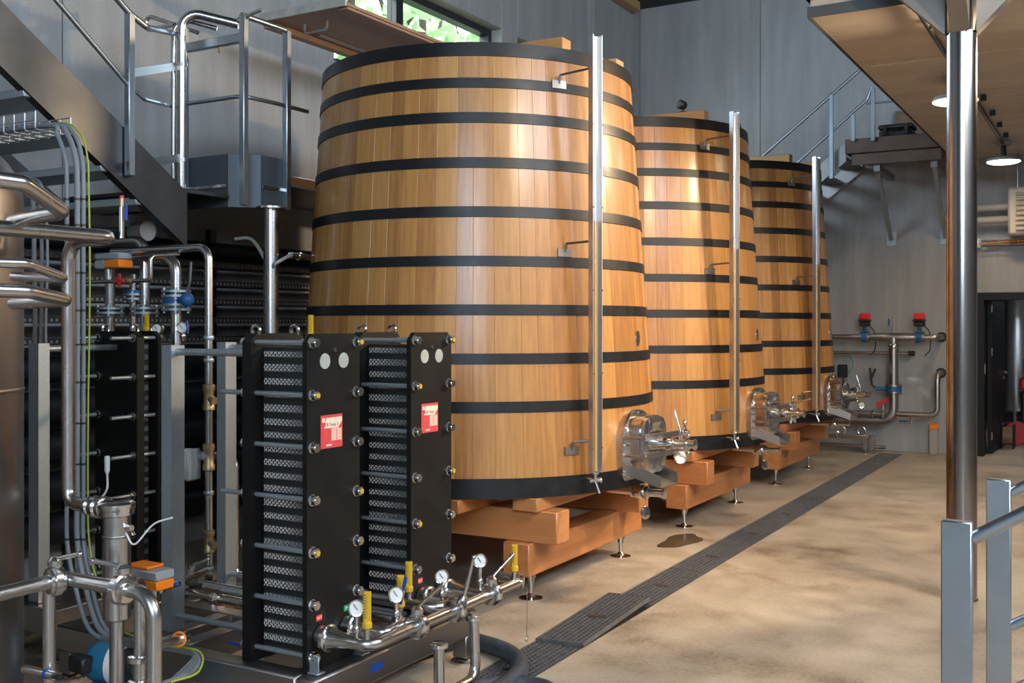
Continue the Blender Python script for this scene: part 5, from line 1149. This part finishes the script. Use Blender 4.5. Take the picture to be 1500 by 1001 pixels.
z2 = P(1260, 605, Y=y2).z; part('pipe', G().cyl((P(1190, 605, Y=y2).x, y2, z2), (xv - .09, y2, z2), .03, 14), 'steel_matt', lp2); gauge(lp2, (P(1262, 605, Y=y2).x, y2, z2 + .02), .085, (.3, -1, 0), .045, 'round white dial pressure gauge')
c = P(1293, 600, Y=y2); part('red_handle', G().prism([c + Vector((-.08, -.02, .08)), c + Vector((.06, -.02, .16)), c + Vector((.06, -.02, .09)), c + Vector((-.07, -.02, .03))], (0, .03, 0)), 'red', lp2, 'red valve handle'); g = G(); clampring(g, (c.x, y2, z2), (1, 0, 0), .04); clampring(g, (c.x - .12, y2, z2), (1, 0, 0), .04); part('valve_body', g.cyl((c.x, y2, z2), c + Vector((0, -.005, .06)), .014, 8), 'steel_polished', lp2)
fr_ = thing('pipe_stand', 'low steel pipe stand on feet beside far vat at end wall', 'stand', (-3.1, y2, 0))
za = P(1250, 637, Y=y2).z
part('top_beam', G().cbox((P(1185, 637, Y=y2).x, y2 - .04, za - .05), (P(1274, 637, Y=y2).x, y2 + .04, za), .004), 'steel_matt', fr_)
for px in (1268, 1278): x = P(px, 650, Y=y2).x; part('leg', G().cbox((x - .03, y2 - .03, .05), (x + .03, y2 + .03, za - .051 if px < 1270 else za), .004), 'steel_matt', fr_); part('foot', G().lathe((x, y2, 0), (0, 0, 1), [(.03, 0), (.03, .01), (.012, .02), (.012, .05)], 12), 'steel_polished', fr_)
x = P(1190, 650, Y=y2).x; part('leg', G().cbox((x - .03, y2 - .03, 0), (x + .03, y2 + .03, za - .051), .004), 'steel_matt', fr_)
zl_ = P(1270, 655, Y=y2).z; part('low_rail', G().cyl((P(1185, 655, Y=y2).x, y2 + .06, zl_), (P(1296, 655, Y=y2).x, y2 + .06, zl_), .022, 12), 'steel_matt', fr_)
for px in (1232, 1262): x = P(px, 630, Y=y2).x; part('saddle', G().torus((x, y2, za + .055), (0, 1, 0), .05, .012, 18, 8), 'steel_polished', fr_)
c = P(1368, 650, Y=YB - .06); ob = thing('floor_post', 'short grey wall post with orange box on top', 'post', (c.x, YB - .06, 0)); zt_ = P(1368, 629, Y=YB - .06).z
part('post', G().cbox((c.x - .05, YB - .1, 0), (c.x + .05, YB - .005, zt_), .004), 'lagging_grey', ob); part('orange_box', G().cbox((c.x - .055, YB - .11, zt_ + .001), (c.x + .055, YB - .005, zt_ + .07), .006), 'orange', ob, 'orange junction box')
c = P(1234, 545, Y=YB - .05); cb = thing('junction_box', 'black junction box with green lead on end wall beside far vat', 'box', (c.x, YB - .04, c.z)); part('box', G().cbox((c.x - .06, YB - .07, c.z - .08), (c.x + .06, YB - .002, c.z + .1), .01), 'black_plastic', cb); part('lead', G().spline([c + Vector((.03, .0, -.05)), c + Vector((.10, 0, 0)), c + Vector((.14, 0, .12)), c + Vector((.08, .02, .26))], .006, 8), 'green', cb)
# heater unit, lagged pipes, tray and lamp box under the mezzanine at the right edge
YH = 14.2; a = P(1476, 345, Y=YH); b = P(1476, 275, Y=YH); uh = thing('unit_heater', 'beige louvred unit heater hanging near ceiling at right edge', 'heater', (a.x + .4, YH + .2, a.z))
hx0, hx1, hz0, hz1 = a.x, a.x + .75, a.z, b.z
part('casing', G().cbox((hx0, YH, hz0), (hx1, YB - .03, hz1), .03), 'louvre_beige', uh)
for k in range(8): z = hz0 + .05 + (hz1 - hz0 - .1) * (k + .5) / 8; part('louvre', G().prism([(hx0 + .09, YH - .001, z + .022), (hx0 + .09, YH - .045, z - .012), (hx0 + .09, YH - .04, z - .020), (hx0 + .09, YH - .001, z + .012)], (hx1 - hx0 - .18, 0, 0)), 'louvre_beige', uh)
for x in (hx0 + .1, hx1 - .1): part('hanger', G().cyl((x, YH + .2, hz1 - .01), (x, YH + .2, SZ), .01, 8), 'steel_dark', uh)
for py, lab in ((305, 'upper grey lagged pipe running into the unit heater'), (323, 'lower grey lagged pipe running into the unit heater')):
    q = P(1440, py, Y=YH + .2); t = solid('heating_pipe', G().tube([(-1.9, YB - .005, q.z), (-1.9, YH + .2, q.z), (hx0 - .005, YH + .2, q.z)], .045, .07, 14), 'lagging_grey', lab, 'pipe', 'lagged heating pipes')
ct = thing('cable_tray', 'wire cable tray along the end wall above the doorway', 'cable tray', P(1470, 358, Y=YB - .1)); zc_ = P(1470, 358, Y=YB - .1).z; g = G(); xa = P(1436, 358, Y=YB - .1).x
for yy, zz in ((YB - .2, 0), (YB - .1, 0), (YB - .02, 0), (YB - .2, .06), (YB - .02, .06)): g.cyl((xa, yy, zc_ + zz), (1.2, yy, zc_ + zz), .006, 6)
for k in range(24): x = xa + k * .11; g.tube([(x, YB - .2, zc_ + .06), (x, YB - .2, zc_), (x, YB - .02, zc_), (x, YB - .02, zc_ + .06)], .005, .01, 6, 2)
part('wire_mesh', g, 'galvanised', ct); part('cable_bunch', G().spline([(xa + .1, YB - .1, zc_ + .02), (xa + .7, YB - .12, zc_ + .025), (1.1, YB - .1, zc_ + .02)], .018, 8), 'black_plastic', ct); part('orange_cable', G().spline([(xa + .05, YB - .15, zc_ + .02), (xa + .6, YB - .16, zc_ + .03), (1.1, YB - .15, zc_ + .02)], .010, 8), 'orange', ct)
c = P(1431, 357, Y=YB - .08); solid('white_box', G().cbox((c.x - .05, YB - .14, c.z - .06), (c.x + .05, YB - .002, c.z + .06), .015), 'white', 'small white junction box on wall above doorway', 'box')
# contents of the next room
c = Vector((-1.42, 18.6, 0)); nt_ = thing('storage_tank', 'bright steel tank standing in the room beyond the door', 'tank', c)
part('shell', G().lathe(c + Vector((0, 0, .25)), (0, 0, 1), [(.2, 0), (.45, .08), (.45, 2.0), (.2, 2.1)], 32), 'steel_polished', nt_)
for k in range(3): a = R(30 + 120 * k); part('leg', G().cyl(c + Vector((.35 * math.cos(a), .35 * math.sin(a), 0)), c + Vector((.35 * math.cos(a), .35 * math.sin(a), .32)), .03, 10), 'steel', nt_)
c = P(1477, 657, Z=0); rl = thing('cable_reel', 'small dark cable reel standing beyond the open door', 'reel', c)
for s in (-1, 1): part('side_frame', G().tube([c + Vector((s * .07, -.1, .01)), c + Vector((s * .07, -.1, .33)), c + Vector((s * .07, .1, .33)), c + Vector((s * .07, .1, .01)), c + Vector((s * .07, -.1, .01))], .010, .03, 8), 'black_plastic', rl)
part('drum', G().cyl(c + Vector((-.06, 0, .17)), c + Vector((.06, 0, .17)), .12, 20), 'cardboard', rl)
c = Vector((-.98, 16.6, 0)); cart = thing('hose_cart', 'red wheeled machine with yellow hoses beyond the door', 'cart', c)
part('body', G().cbox(c + Vector((-.22, -.2, .25)), c + Vector((.3, .2, .75)), .03), 'black_plastic', cart); part('red_cover', G().cbox(c + Vector((-.24, -.22, .751)), c + Vector((.0, .22, .95)), .04), 'red', cart); part('motor', G().cyl(c + Vector((-.12, 0, .951)), c + Vector((-.12, 0, 1.2)), .09, 16), 'teal', cart)
part('wheel', G().cyl(c + Vector((-.26, -.24, .16)), c + Vector((-.26, -.18, .16)), .16, 20), 'red', cart); part('wheel', G().cyl(c + Vector((.26, -.24, .16)), c + Vector((.26, -.18, .16)), .16, 20), 'red', cart)
for k, (o1, o2) in enumerate(((0, 0), (.12, .08))): part('yellow_hose', G().spline([c + Vector((-.1 + o1, -.23, .98)), c + Vector((.05 + o1, -.28, .92)), c + Vector((.2 + o1, -.3, .6)), c + Vector((.4 + o1, -.28, .3 + o2))], .025, 8), 'yellow', cart)

# ---- lamps of the hall that stand out of view: warm floodlights on the right
def flood(loc, tgt, power, label, ang=100, size=.12, top=ROOF):
    loc = Vector(loc); t = thing('floodlight', label, 'lamp', loc, 'warm floodlights of the hall'); d = (Vector(tgt) - loc).normalized()
    part('housing', G().lathe(loc - d * .12, d, [(.08, 0), (.14, .05), (.15, .12), (.14, .12)], 20), 'black_plastic', t); part('lens', G().cyl(loc - d * .01, loc, .135, 20), 'lamp_glow', t)
    part('hanger', G().cyl(loc - d * .08, (loc.x, loc.y, top), .012, 8), 'steel_dark', t)
    spot('flood_light', loc + d * .03, tgt, power, ang, .7, size)
flood((1.4, 2.85, 4.5), (-2.9, 8.3, 1.7), 620, 'warm floodlight out of view at right, aimed at the vats', 58)
flood((2.6, 4.6, 5.4), (.4, 5.6, 0), 820, 'warm floodlight out of view overhead, aimed at the floor', 96)
flood((-.2, 8.2, 3.6), (-3.2, 6.3, 1.9), 800, 'warm floodlight out of view under the mezzanine edge', 90, .15, SZ)
